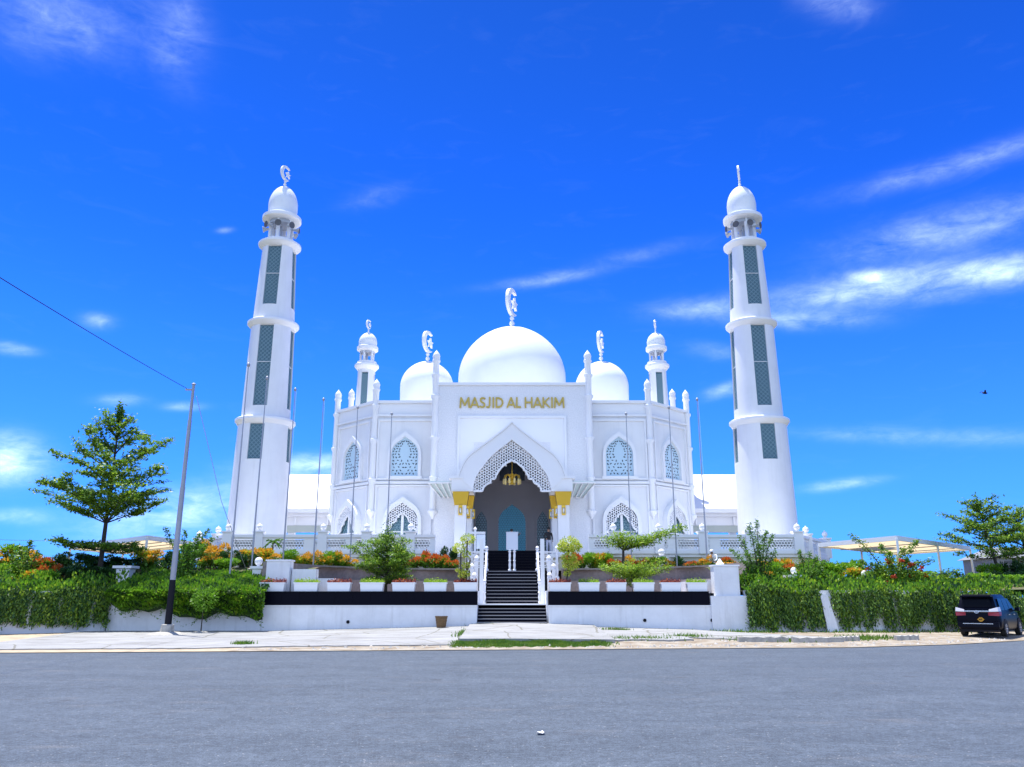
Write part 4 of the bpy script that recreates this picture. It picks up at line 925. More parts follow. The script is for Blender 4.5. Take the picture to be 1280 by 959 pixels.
# railings
def turned(mb, x, y, z0, z1, r=.06):
    h = z1 - z0; mb.lathe([(r * 1.5, z0), (r * 1.5, z0 + h * .08), (r * .8, z0 + h * .12), (r * 1.15, z0 + h * .3), (r * .75, z0 + h * .45), (r * 1.3, z0 + h * .5), (r * .75, z0 + h * .55), (r * 1.1, z0 + h * .75), (r * .8, z0 + h * .86), (r * 1.4, z0 + h * .9), (r * 1.4, z0 + h * .93), (r * .7, z0 + h * .95), (r * 1.35, z0 + h * .985), (r * 1.2, z0 + h * 1.01), (.01, z0 + h * 1.05)], (x, y, 0), 10)
for sg, sd_ in ((-1, 'left'), (1, 'right')):
    rl = thing('railing', 'white ornamental railing along the %s edge of the stairs' % sd_, 'railing', (sg * 1.3, 40.6, 1.37), 0, 'stair railings'); rr = (sg * 1.3, 40.6, 1.37)
    X = sg * 1.36
    posts = [(X, 40.62, 1.37, 2.5), (X, 43.7, 3.05, 4.3), (sg * 2.4, 43.75, 2.6, 4.3)]
    for p in posts: m_ = MB(); turned(m_, *p, r=.075); m_.build('newel', TRIM, rl, True, rr)
    m_ = MB(); m_.bar((X, 40.62, 2.3), (X, 43.7, 4.05), .09, .07, up=(1, 0, 0)); m_.bar((X, 40.62, 1.62), (X, 43.7, 3.32), .05, .05, up=(1, 0, 0))
    m_.bar((X, 43.7, 4.05), (sg * 2.4, 43.75, 4.05), .07, .09, up=(0, 1, 0)); m_.bar((X, 43.7, 3.25), (sg * 2.4, 43.75, 3.25), .05, .05); m_.bar((X, 43.7, 3.85), (sg * 2.4, 43.75, 3.85), .03, .03); m_.build('handrail', TRIM, rl, False, rr)
    for k in range(1, 9):
        t = k / 9; m_ = MB(); turned(m_, X, lerp(40.62, 43.7, t), lerp(1.62, 3.32, t), lerp(2.26, 4.0, t), .035); m_.build('baluster', TRIM, rl, True, rr)
    m_ = MB(); rnd = random.Random(5)
    for k in range(4):           # wrought scrolls in the landing panel
        cx_ = lerp(X, sg * 2.4, (k + .5) / 4)
        for cz in (3.45, 3.68): m_.tube([(cx_ + .11 * math.cos(t / 10 * 6.28), 43.73, cz + .11 * math.sin(t / 10 * 6.28)) for t in range(11)], .022, 5)
        m_.tube([(cx_ + .13, 43.73, 3.25), (cx_ + .13, 43.73, 4.05)], .018, 5)
    m_.build('scrollwork', TRIM, rl, True, rr)
    gp = MB(); x = sg * 1.5; gp.box(x - .10, x + .10, 40.3, 40.42, 1.37, 4.5); gp.box(x - .12, x + .12, 40.28, 40.44, 1.37, 1.5)
    o = gp.build('gate_post', TRIM); tag(o, 'tall flat white post standing at the foot of the %s stair railing' % sd_, 'post', 'tall flat posts by the stairs')
    for i, (px_, py_, Y, zb) in enumerate(((686 if sg > 0 else 596, 696, 42.2, 1.88), (692 if sg > 0 else 590, 706, 41.6, 1.88), (687 if sg > 0 else 593, 717, 41.0, 1.88))):
        c = V(px_, py_, Y); m_ = MB(); m_.box(c.x - .09, c.x + .09, Y - .09, Y + .09, zb, c.z - .25); m_.lathe([(.13, c.z - .25), (.13, c.z - .2), (.07, c.z - .17), (.13, c.z - .06), (.1, c.z), (.01, c.z + .07)], (c.x, Y, 0), 10)
        o = m_.build('bollard', TRIM, None, False); tag(o, '%s white knob-topped post beside the %s stair railing' % (('tallest', 'middle-height outer', 'shortest')[i], sd_), 'post', 'knob-topped posts by the railings')
# T shaped post
c = V(594, 665.5, 43.9); m_ = MB(); m_.box(c.x - .06, c.x + .06, 43.84, 43.96, 1.88, c.z + .1); m_.box(c.x - .55, c.x + .55, 43.83, 43.97, c.z - .09, c.z + .03)
m_.lathe([(.05, 0), (.1, .08), (.04, .16), (.01, .2)], (c.x, 43.9, c.z + .1), 8); o = m_.build('t_post', TRIM); tag(o, 'white T-shaped post with a crossbar above the left stair railing', 'post')
# panel on two turned posts
pn = thing('panel_stand', 'white panel raised on two turned posts in the middle of the stairs', 'stand', (0, 44.2, 3.05))
for x in (-.12, .13): m_ = MB(); turned(m_, x, 0, 0, 1.15, .06); m_.build('post', TRIM, pn, True)
m_ = MB(); m_.box(-.31, .32, -.04, .04, 1.15, 2.05); m_.box(-.34, .35, -.06, .06, 2.053, 2.1); m_.build('panel', mat('pale_panel', (0.62, 0.65, 0.72), 0.4), pn)
c = V(640, 700, 44.2)
nb = thing('notice_board', 'small pale notice board on legs beside the left porch pillar', 'board', (V(601, 688, 52.5).x, 52.5, 4.4))
m_ = MB(); m_.box(-.28, .28, -.03, .03, .35, 1.25); m_.build('board', mat('board_blue_white', (0.55, 0.62, 0.75), 0.5), nb)
for x in (-.22, .22): m_ = MB(); m_.box(x - .025, x + .025, -.02, .02, 0, .35); m_.build('leg', STEEL, nb)

# ------------------------------------------------------------------ flagpoles
fp = None
FPS = [(-13.7, 39.9), (-13.5, 42.5), (-12.6, 45.0), (-11.5, 47.4), (-9.8, 49.5), (-7.9, 51.3), (7.5, 51.3), (9.97, 49.5), (11.3, 47.4)]
for i, (x, y) in enumerate(FPS):
    z0 = bank(x, y) - .1 if y < 51 else 3.1
    lab = 'slim grey flagpole, %s' % (['leftmost of the pair before the left minaret', 'right of the pair before the left minaret', 'between the left minaret and its link roof', 'before the left link roof', 'before the left chamfered wall', 'before the left front wing', 'before the right front wing', 'before the right chamfered wall', 'before the right link roof'][i])
    if fp is None:
        fp = thing('flagpole', lab, 'flagpole', (x, y, z0), 0, 'flagpoles')
        m_ = MB(); m_.tube([(0, 0, 0), (0, 0, 3.5), (0, 0, 3.52), (0, 0, 7), (0, 0, 7.02), (0, 0, 10.3)], [.046, .044, .038, .036, .03, .025], 10); m_.build('pole', STEEL, fp, True)
        m_ = MB(); m_.lathe([(.03, 10.3), (.085, 10.36), (.09, 10.42), (.05, 10.5), (.01, 10.53)], n=10); m_.build('ball', STEEL, fp, True)
        m_ = MB(); m_.tube([(.09, 0, 1.2), (.1, 0, 5), (.07, 0, 10.3)], .008, 4); m_.build('halyard', TRIM, fp)
        m_ = MB(); m_.lathe([(.2, 0), (.2, .12), (.1, .16)], n=12); m_.build('base', CONC, fp, True)
        p0 = fp
    else: p0 = dup(fp, (x, y, z0), label=lab)
    k = (13.5 - z0) / 10.53; p0.scale = (1, 1, k)

# street pole and cable
P0 = Vector((-14.5, 35.2, gz(-14.5, 35.2)))
sp = thing('utility_pole', 'tall grey steel utility pole with a black-painted foot by the left hedge', 'utility pole', P0)
zb = V(640, 725, 35.2).z - P0.z
m_ = MB(); m_.tube([(0, 0, zb), (0, 0, 6.2), (0, 0, 6.25), (0, 0, 9.2), (0, 0, 9.25), (0, 0, 10.9)], [.118, .108, .095, .085, .072, .064], 12); m_.lathe([(.09, 10.9), (.11, 10.92), (.02, 10.98)], n=10); m_.build('shaft', POLEM, sp, True)
m_ = MB(); m_.tube([(0, 0, .3), (0, 0, zb - .003)], [.142, .126], 14); m_.build('painted_foot', BLACKP, sp, True)
m_ = MB(); m_.lathe([(.34, -.1), (.30, .12), (.27, .3), (.26, .42), (.2, .44)], n=9); m_.lathe([(.95, -.06), (.8, .05), (.5, .12), (.3, .14)], n=11); m_.build('concrete_base', CONC, sp)
m_ = MB(); m_.box(-.35, .06, -.03, .03, 10.62, 10.7); m_.build('bracket', STEEL, sp)
m_ = MB(); pts = []
A = P0 + Vector((-.3, 0, 10.72)); B = Vector((-10.6, -6, 8.4))
for k in range(25): t = k / 24; q = A.lerp(B, t); q.z -= 1.2 * 4 * t * (1 - t) * .28; pts.append(q)
m_.tube(pts, .013, 5); o = m_.build('power_cable', BLACKP); tag(o, 'black overhead cable running from the utility pole to the upper left', 'cable')
m_ = MB(); m_.tube([P0 + Vector((.1, .2, 10.4)), P0 + Vector((.5, 3.5, 6.0)), P0 + Vector((.95, 6.5, 3.0))], .014, 5); o = m_.build('stay_wire', STEEL); tag(o, 'thin stay wire dropping from the top of the utility pole', 'wire')
m_ = MB(); a_, b_ = V(-40, 674, 60), V(150, 675, 75); m_.tube([a_, a_.lerp(b_, .5) - Vector((0, 0, .12)), b_], .02, 4); o = m_.build('distant_wire', STEEL); tag(o, 'faint low wire crossing the sky behind the left tree', 'wire')

# ------------------------------------------------------------------ canopies
def canopy(label, near, left, right, far, z, posts):
    c0 = Vector((sum(p[0] for p in (near, left, right, far)) / 4, sum(p[1] for p in (near, left, right, far)) / 4, 3.0))
    t = thing('canopy', label, 'canopy', c0, 0, 'garden canopies')
    n = 10; m_ = MB(); vs = []
    for i in range(n + 1):
        for j in range(n + 1):
            u, v = i / n, j / n; p = Vector(near).lerp(Vector(right), u).lerp(Vector(left).lerp(Vector(far), u), v)
            vs.append((p.x, p.y, z + .10 * math.sin(u * math.pi) * math.sin(v * math.pi) - .05 * abs(math.sin(u * 15.7))))
    m_.add(vs, [[i * (n + 1) + j, (i + 1) * (n + 1) + j, (i + 1) * (n + 1) + j + 1, i * (n + 1) + j + 1] for i in range(n) for j in range(n)]); m_.build('canvas', TENTM, t, True, c0)
    m_ = MB(); q = [Vector((p[0], p[1], z + .02)) for p in (near, right, far, left)]
    for a, b in zip(q, q[1:] + q[:1]): m_.bar(a, b, .10, .26, up=(0, 0, 1))
    m_.build('frame', TRIM, t, False, c0)
    m_ = MB()
    for k in range(1, 4): a = q[0].lerp(q[1], k / 4); b = q[3].lerp(q[2], k / 4); m_.bar(a - Vector((0, 0, .15)), b - Vector((0, 0, .15)), .04, .05, up=(0, 0, 1))
    m_.build('rafter', STEEL, t, False, c0)
    for x, y in posts: m_ = MB(); m_.tube([(x, y, 2.6), (x, y, z)], .07, 8); m_.build('post', TRIM, t, True, c0)
nr, lf, rt_, fr = (21.3, 45), (19.2, 51), (30.5, 54.3), (28.4, 60.3)
canopy('flat tan canvas canopy on thin white posts right of the right minaret', nr, lf, rt_, fr, 4.86, [nr, lf, rt_, fr, (25.9, 49.6), (23.8, 55.6)])
nl = V(184, 672.5, 46); l1 = V(88, 684, 55); r1 = V(250, 683, 52)
canopy('pale canvas canopy behind the tree on the left', (nl.x, 46), (l1.x, 55), (r1.x, 52), (l1.x + r1.x - nl.x, 61), 4.95, [(nl.x, 46), (l1.x, 55), (r1.x, 52), (l1.x + r1.x - nl.x, 61)])
hs = thing('house', 'small grey house half hidden behind the far right trees', 'house', (41.3, 66, 2.9))
m_ = MB(); m_.box(-2.2, 2.2, 0, 5, 0, 2.0); m_.build('wall', mat('grey_render', (0.30, 0.30, 0.32), 0.8, var=.2), hs)
m_ = MB(); m_.add([(-2.5, -.4, 1.95), (2.5, -.4, 1.95), (2.5, 5.4, 1.95), (-2.5, 5.4, 1.95), (-1.3, 2.5, 2.9), (1.3, 2.5, 2.9)], [(0, 1, 5, 4), (1, 2, 5), (2, 3, 4, 5), (3, 0, 4), (3, 2, 1, 0)]); m_.build('roof', mat('grey_roof', (0.22, 0.23, 0.25), 0.7), hs)
m_ = MB()
for k in range(4): m_.box(-1.6, 1.6, -.06, -.003, .4 + k * .36, .6 + k * .36)
m_.build('louvre', mat('louvre_dark', (0.08, 0.08, 0.10), 0.6), hs)

# ------------------------------------------------------------------ plants
def wood(mb, a, b, r0, r1, bend=.1, n=4, seg=6):
    a, b = Vector(a), Vector(b); L = (b - a).length; off_ = Vector((random.gauss(0, bend), random.gauss(0, bend), random.gauss(0, bend))) * L
    pts = [a.lerp(b, k / n) + off_ * math.sin(math.pi * k / n) for k in range(n + 1)]; mb.tube(pts, [lerp(r0, r1, k / n) for k in range(n + 1)], seg); return pts
def tiered_tree(name, label, loc, h, tiers, leafsz, nleaf, mats, seed, trunk_r=.16, bare=0.0, droop=0.0, group=None, lean=(0, 0)):
    random.seed(seed); t = thing(name, label, 'tree', loc, 0, group); tr = MB(); cr = MB()
    L = Vector((lean[0], lean[1], 0)); ax = lambda z: L * (z / h)
    tr.tube([ax(h * k / 8) + Vector((0, 0, h * k / 8)) for k in range(9)], [trunk_r * (1 - .9 * (k / 8) ** .8) + .012 for k in range(9)], 9)
    br = MB(); tot = sum(T[1] * T[2] for T in tiers)
    for (z, rad, nb, rise, dens_) in tiers:
        a0 = random.uniform(0, 6.28)
        for k in range(nb):
            a = a0 + 2 * math.pi * (k + random.uniform(-.25, .25)) / nb; rr = rad * random.uniform(.72, 1.12)
            s = ax(z) + Vector((0, 0, z)); e = s + Vector((math.cos(a) * rr, math.sin(a) * rr, rise * rr + random.gauss(0, .12)))
            pts = wood(br, s, e, trunk_r * .28, .012, .05)
            nl_ = int(nleaf * rr / tot * dens_ * nb / nb)
            for _ in range(3 + int(rr * 1.6)):   # side twigs with flat sprays of leaves
                q = random.uniform(.22, 1.0); i = min(int(q * 4), 3); p = pts[i].lerp(pts[i + 1], q * 4 - i)
                sa = a + random.choice((-1, 1)) * random.uniform(.5, 1.3); sl = rr * .42 * (1.15 - q * .55) * random.uniform(.6, 1.2)
                tip = p + Vector((math.cos(sa) * sl, math.sin(sa) * sl, sl * .22 + random.gauss(0, .05))); br.tube([p, tip], [.014, .006], 4)
                for _ in range(max(4, nl_ // (3 + int(rr * 1.6)))):
                    w = random.random() ** .7; c = p.lerp(tip, w); c += Vector((random.gauss(0, .13), random.gauss(0, .13), random.gauss(.03, .055)))
                    cr.leaf(c, leafsz * random.uniform(.7, 1.25), int(random.random() < .3), up=.9)
            for _ in range(nl_ // 2):
                q = random.uniform(.18, 1.04); i = min(int(q * 4), 3); p = pts[i].lerp(pts[i + 1], q * 4 - i); cr.leaf(p + Vector((random.gauss(0, .16), random.gauss(0, .16), random.gauss(.04, .07))), leafsz * random.uniform(.7, 1.2), int(random.random() < .3), up=.9)
    for _ in range(int(nleaf * .04)): cr.leaf(ax(h) + Vector((random.gauss(0, .12), random.gauss(0, .12), h + random.gauss(-.25, .3))), leafsz, 0)
    to = tr.build('trunk', BARK, t, True); br.build('branch', BARK, to, True); cr.build('crown', mats, t); return t
# big tiered tree on the left
p = V(126, 703, 41.0); zb = bank(p.x, 41.0); ht = V(126, 513, 41.0).z - zb
def zr(y): return V(126, y, 41.0).z - zb
tiered_tree('tiered_tree', 'tall tiered tree with flat sprays of leaves behind the left hedge', (p.x, 41.0, zb), ht,
    [(zr(688), 2.1, 6, .12, 1.4), (zr(654), 3.35, 8, .5, 1.7), (zr(640), 2.85, 7, .62, 1.5), (zr(614), 2.45, 6, .62, 1.4), (zr(588), 2.15, 6, .72, 1.3), (zr(568), 1.5, 5, .9, 1.2), (zr(550), 1.05, 5, 1.1, 1.1), (zr(538), .7, 4, 1.2, 1.0)],
    .20, 10000, [G_TREE, G_YEL], 21, .13)
for (px_, py_, Y, top, sd_, lab, rad, n) in ((1255, 735, 47.0, 627, 31, 'loose tiered tree standing right of the tan canopy', 2.3, 5000), (1292, 735, 50.0, 640, 32, 'dark tiered tree cut by the right edge of the view', 2.6, 5200)):
    p = V(px_, py_, Y); zb = bank(p.x, Y) - .2; ht = V(px_, top, Y).z - zb
    tiered_tree('tiered_tree', lab, (p.x, Y, zb), ht, [(ht * .36, rad * .75, 5, .22, .9), (ht * .48, rad, 7, .25, 1.1), (ht * .58, rad * .95, 7, .32, 1.1), (ht * .67, rad * .8, 6, .4, 1.0), (ht * .76, rad * .68, 6, .45, 1), (ht * .85, rad * .5, 6, .55, .9), (ht * .92, rad * .35, 5, .6, .8)], .19, n, [G_TREE, G_YEL], sd_, .12, lean=(-.8 if px_ < 1280 else -.3, 0))
# conical young tree in the court
p = V(482, 742, 40.6); tiered_tree('young_tree', 'bushy conical young tree growing behind the left planters', (p.x, 40.6, 1.88), V(482, 664, 40.6).z - 1.88,
    [(.45, 1.25, 7, .25, 1.4), (.75, 1.55, 8, .45, 1.5), (1.05, 1.6, 8, .55, 1.5), (1.4, 1.35, 8, .6, 1.3), (1.75, 1.1, 7, .75, 1.1), (2.1, .8, 6, .8, .9), (2.5, .45, 5, 1.0, .6)], .12, 9000, [G_TREE, G_YEL], 41, .07)
# spreading trees right
p = V(792, 742, 40.2); tiered_tree('spreading_tree', 'low spreading young tree with a flat crown behind the right planters', (p.x, 40.2, 1.88), 1.35,
    [(.25, .9, 6, .8, 1.0), (.55, 1.35, 8, .55, 1.2), (.85, 1.5, 8, .28, 1.3)], .12, 3600, [G_YEL, G_TREE], 43, .05)
random.seed(77)
t = thing('leaning_tree', 'small tree with one long branch leaning right above the right court wall', 'tree', V(778, 712, 48.5) * 1.0); base = Vector(t.location)
tr = MB(); cr = MB()
b0 = Vector((0, 0, -.6)); fork = V(779, 688, 48.5) - base
wood(tr, b0, fork, .1, .07, .03)
ends = [(775, 667, .9), (764, 673, .7), (792, 672, .6), (808, 677, .9), (852, 659, .3), (830, 666, .5)]
for k, (ex, ey, sp_) in enumerate(ends):
    e = V(ex, ey, 48.5 + random.uniform(-.5, .5)) - base; pts = wood(tr, fork, e, .05, .012, .04)
    for _ in range(520 if k != 4 else 900):
        q = random.uniform(.25 if k != 5 else .4, 1.03); i = min(int(q * 4), 3); c = pts[i].lerp(pts[i + 1], q * 4 - i)
        cr.leaf(c + Vector((random.gauss(0, .34), random.gauss(0, .34), random.gauss(.05, .1))), random.uniform(.12, .2), int(random.random() < .4), up=.9)
tr.build('trunk', BARK, t, True); cr.build('crown', [G_YEL, G_TREE], t)

# shrub prototypes
def shrub_mesh(seed, h, r, n, lsz, tipf, lumps=9):
    random.seed(seed); m_ = MB(); cs = []
    for k in range(lumps): a = random.uniform(0, 6.28); q = random.random() ** .5; z = h * random.uniform(.25, .9); cs.append((Vector((math.cos(a) * r * q * (1.1 - .6 * z / h), math.sin(a) * r * q * (1.1 - .6 * z / h), z)), r * random.uniform(.28, .5)))
    for _ in range(n):
        c, s = random.choice(cs); d = Vector((random.gauss(0, 1), random.gauss(0, 1), random.gauss(0, 1))).normalized(); p = c + d * s * random.uniform(.55, 1.08); p.z = max(p.z, .03)
        tip = random.random() < tipf * clamp((p.z / h - .25) * 1.6) * (1.2 if d.z > 0 else .4)
        m_.leaf(p, lsz * random.uniform(.7, 1.3), 1 if tip else 0, d=(d.x, d.y, d.z + .7))
    return m_
SHM = [shrub_mesh(101, 1.0, .5, 1300, .12, 1.0).build('shrub_src', [G_MID, G_ORA]), shrub_mesh(102, 1.0, .52, 1300, .12, .95).build('shrub_src', [G_MID, G_RED]), shrub_mesh(103, 1.0, .55, 1300, .12, .6).build('shrub_src', [G_YEL, G_ORA]),
       shrub_mesh(104, 1.0, .6, 1400, .11, .0).build('shrub_src', [G_DARK, G_MID]), shrub_mesh(105, 1.0, .6, 1300, .12, .12).build('shrub_src', [G_HEDGE, G_YEL]), shrub_mesh(106, 1.0, .5, 1200, .13, .8).build('shrub_src', [G_HEDGE, G_RED])]
SHME = [o.data for o in SHM]
for o in SHM: bpy.data.objects.remove(o)
STEM = MB(); STEM.tube([(0, 0, -.1), (.02, 0, .5)], [.035, .02], 6)
KIND = ['orange-tipped green shrub', 'red-tipped green shrub', 'lime and orange shrub', 'dark green bush', 'bright green bush', 'red-flecked green shrub']
rs = random.Random(5)
stem_o = STEM.build('shrub_stem_src', BARK); stem_me = stem_o.data; bpy.data.objects.remove(stem_o)
def row(lst, where, group, zfun=None):
    for i, (px_, top, Y, w, k) in enumerate(lst):
        p = V(px_, top, Y); zb = zfun(p.x, Y) if zfun else bank(p.x, Y) - .05; h = max(.35, p.z - zb)
        t = thing('shrub', '%s, %s from the left in %s' % (KIND[k], ORD[i], where), 'shrub', (p.x, Y, zb), rs.uniform(0, 6.28), group)
        t.scale = (w, w, h)
        o = bpy.data.objects.new('foliage', SHME[k]); COL.objects.link(o); o.parent = t
        o = bpy.data.objects.new('stem', stem_me); COL.objects.link(o); o.parent = t
row([(4, 688, 42.5, 1.5, 0), (22, 684, 43, 1.4, 4), (40, 690, 42, 1.5, 0), (56, 696, 41, 1.3, 5), (12, 708, 40.0, 1.5, 4), (34, 712, 39.6, 1.5, 2), (64, 702, 40.0, 1.2, 1), (58, 716, 39.2, 1.4, 4)], 'the bright clump at the far left', 'shrubs at the far left')
row([(76, 697, 42, 1.6, 3), (92, 692, 42.5, 1.7, 3), (112, 696, 41.6, 1.6, 3), (130, 695, 42.6, 1.6, 3), (150, 697, 42.8, 1.7, 3), (104, 708, 40.3, 1.5, 3), (128, 710, 40.4, 1.4, 3), (86, 712, 39.8, 1.4, 3), (170, 698, 43, 1.5, 3)], 'the dark hedge under the left tree', 'dark bushes under the left tree')
row([(186, 686, 44, 1.5, 2), (198, 690, 43, 1.4, 0), (212, 692, 42.0, 1.3, 3), (228, 690, 42.5, 1.3, 3), (242, 682, 43, 1.3, 4), (258, 678, 43.5, 1.5, 0), (266, 688, 42.5, 1.3, 0), (278, 682, 44, 1.4, 0), (288, 690, 43, 1.4, 3), (284, 700, 42, 1.3, 4), (302, 686, 44, 1.4, 2), (312, 694, 43, 1.3, 3), (320, 688, 44.5, 1.3, 0), (330, 684, 45.0, 1.3, 2), (338, 690, 45, 1.2, 0), (343, 694, 44.5, 1.1, 0)], 'the mixed shrubs behind the clipped hedge', 'shrubs behind the clipped hedge')
row([(362, 690, 47.5, 1.1, 4), (374, 694, 47.8, 1.0, 2), (384, 692, 48, 1.1, 0), (398, 691, 48.6, 1.3, 0), (408, 694, 48.8, 1.1, 2), (418, 692, 49.2, 1.2, 4), (426, 691, 49.2, 1.1, 0), (437, 697, 49.6, 1.1, 0)], 'the left terrace row nearest the minaret', 'shrubs above the left curved wall', lambda x, y: 3.2)
row([(502, 692, 50.0, 1.2, 4), (512, 694, 50.2, 1.1, 1), (522, 693, 50, 1.2, 1), (531, 688, 50.4, 1.2, 5), (541, 691, 50, 1.2, 1), (551, 690, 50.3, 1.2, 1), (558, 694, 50, 1.1, 5), (565, 698, 49.6, 1.0, 1), (560, 686, 51.2, 1.2, 3)], 'the left terrace row nearest the porch', 'shrubs before the left balustrade', lambda x, y: 3.2)
row([(718, 692, 50, 1.2, 1), (726, 688, 50.4, 1.2, 1), (737, 694, 50, 1.2, 4), (748, 691, 50.2, 1.3, 2), (758, 694, 50, 1.1, 4), (768, 697, 49.6, 1.1, 1), (786, 696, 49.5, 1.1, 0), (796, 699, 49.2, 1.0, 1), (811, 695, 49.2, 1.1, 1), (822, 698, 49, 1.0, 4), (834, 700, 48.6, 1.0, 0), (846, 697, 51.2, 1.2, 3), (864, 700, 47.6, 1.0, 1), (874, 698, 47.2, 1.1, 1), (885, 696, 46.6, 1.1, 0)], 'the right row above the curved wall', 'shrubs above the right curved wall', lambda x, y: 3.1)
row([(908, 695, 44.5, 1.2, 1), (912, 704, 42.5, 1.5, 0), (924, 708, 41.5, 1.4, 4), (936, 703, 43, 1.5, 2), (948, 712, 41, 1.5, 0), (958, 700, 44, 1.5, 2), (970, 706, 42.5, 1.4, 4), (976, 697, 45, 1.4, 2), (986, 704, 43, 1.4, 5), (1000, 708, 44, 1.5, 4), (1012, 702, 45, 1.5, 2), (1024, 704, 44, 1.5, 4), (1036, 706, 44.5, 1.6, 2), (1048, 706, 44, 1.6, 4), (1062, 709, 43, 1.5, 2), (1070, 704, 45, 1.5, 4), (930, 722, 39.6, 1.4, 4), (952, 724, 39.6, 1.4, 2), (972, 726, 39.4, 1.3, 4), (1004, 724, 40, 1.4, 4)], 'the right slope below the minaret', 'shrubs on the right slope')
row([(1082, 722, 42.5, 1.2, 1), (1092, 716, 44, 1.4, 4), (1150, 716, 44, 1.6, 4), (1168, 722, 43, 1.5, 4), (1186, 716, 45, 1.6, 3), (1196, 724, 43.5, 1.4, 3), (1208, 722, 43, 1.6, 2), (1224, 718, 44, 1.6, 4), (1240, 716, 45, 1.6, 3), (1256, 720, 44, 1.6, 4), (1272, 716, 45, 1.7, 3), (1290, 720, 45, 1.7, 4), (1262, 704, 47, 1.6, 3), (1280, 706, 48, 1.6, 3), (1234, 708, 47, 1.3, 4)], 'the greenery behind the parked car', 'shrubs behind the parked car')

# sprawling flowering bush and wild shoots
def sprawl(name, label, loc, arms, nl_, lsz, mats, seed, flowers=0, fill=0):
    random.seed(seed); t = thing(name, label, 'bush', loc); tr = MB(); cr = MB(); b = Vector(loc)
    for (ex, ey, Y, dens_) in arms:
        e = V(ex, ey, Y) - b; m_ = (e * .5) + Vector((0, 0, abs(e.z) * .25 + .1)); n = 8
        pts = [(Vector((0, 0, 0)) * (1 - q) ** 2 + m_ * 2 * q * (1 - q) + e * q * q) for q in [k / n for k in range(n + 1)]]; tr.tube(pts, [.03 * (1 - k / n) + .006 for k in range(n + 1)], 5)
        for _ in range(int(nl_ * dens_ * 1.9)):
            q = random.uniform(.12, 1.0); i = min(int(q * n), n - 1); c = pts[i].lerp(pts[i + 1], q * n - i); s = .17 * (1.1 - q * .75)
            cr.leaf(c + Vector((random.gauss(0, s), random.gauss(0, s), random.gauss(0, s))), lsz * random.uniform(.7, 1.2), int(random.random() < .3))
    for _ in range(fill):
        a = random.uniform(0, 6.28); q = random.random() ** .5; cr.leaf((math.cos(a) * q * 1.6, math.sin(a) * q * .9, random.uniform(0, 1.85) * (1.05 - q * .6)), lsz * random.uniform(.7, 1.3), int(random.random() < .3))
    for k in range(flowers):
        a = random.uniform(0, 6.28); q = random.uniform(.4, 1.25); c = Vector((math.cos(a) * q * 1.25, -abs(math.sin(a)) * q * .9 - .1, random.uniform(.45, 1.75) * (1.15 - q * .4)))
        fm_ = MB()
        for _ in range(26): fm_.leaf(c + Vector((random.gauss(0, .065), random.gauss(0, .05), random.gauss(0, .05))), .14, 0, asp=.8)
        fm_.build('flower_cluster', G_FLOW, t)
    tr.build('branch', BARK, t, True); cr.build('foliage', mats, t); return t
p = V(1120, 738, 40.8); sprawl('flowering_bush', 'sprawling bush with arching shoots and red flowers before the tan canopy', (p.x, 40.8, 2.0), [(1062, 668, 40.5, 1.2), (1148, 676, 41, 1.4), (1190, 720, 40.4, .9), (1074, 702, 40.2, .8), (1100, 680, 41.5, 1), (1130, 686, 40, 1.2), (1165, 700, 41, 1), (1110, 690, 39.8, 1.2), (1090, 706, 40.6, 1), (1150, 702, 40, 1), (1205, 712, 42, .8), (1135, 700, 40, 1)], 150, .14, [G_TREE, G_YEL], 51, 13, 4200)
p = V(952, 745, 39.4); sprawl('wild_shrub', 'tall leggy shrub with thin leafy shoots over the right vines', (p.x, 39.4, 1.9), [(936, 656, 39.4, 1.2), (946, 650, 39.8, 1.4), (966, 668, 39.3, 1.1), (912, 686, 39.2, .9), (924, 672, 39.6, .9), (958, 664, 39.9, 1.1), (950, 680, 39.2, 1.1), (932, 690, 39, .9), (970, 690, 39.5, 1), (926, 700, 39.2, .8)], 110, .14, [G_TREE, G_MID], 52, 0, 700)
p = V(1010, 740, 40.2); sprawl('wild_shrub', 'shorter leggy shrub right of the globe-topped pedestal', (p.x, 40.2, 1.9), [(1000, 690, 40, 1.1), (1022, 696, 40.4, 1.1), (1030, 704, 40, .9), (996, 706, 40, .9), (1012, 692, 41, 1), (1020, 712, 39.8, .9)], 120, .13, [G_TREE, G_MID], 53, 0, 500)
p = V(226, 720, 40.0); sprawl('wild_shrub', 'leggy shrub with arching shoots behind the utility pole', (p.x, 40.0, 2.2), [(206, 660, 40, .9), (232, 664, 40.4, 1.0), (250, 668, 41, 1.2), (238, 680, 40, 1.2), (262, 662, 41.5, 1.3), (222, 690, 39.6, 1), (268, 672, 41, 1.2), (246, 690, 40.2, 1.2)], 140, .14, [G_MID, G_TREE], 54, 0, 300)
p = V(32, 722, 40.0); sprawl('wild_shrub', 'leggy shrub with tall leafy shoots at the far left', (p.x, 40.0, 2.2), [(38, 676, 40, 1.2), (24, 684, 40.5, 1.1), (48, 690, 40, .8), (14, 694, 40, .9), (32, 690, 41, 1.1)], 130, .15, [G_TREE, G_YEL], 55, 0, 400)
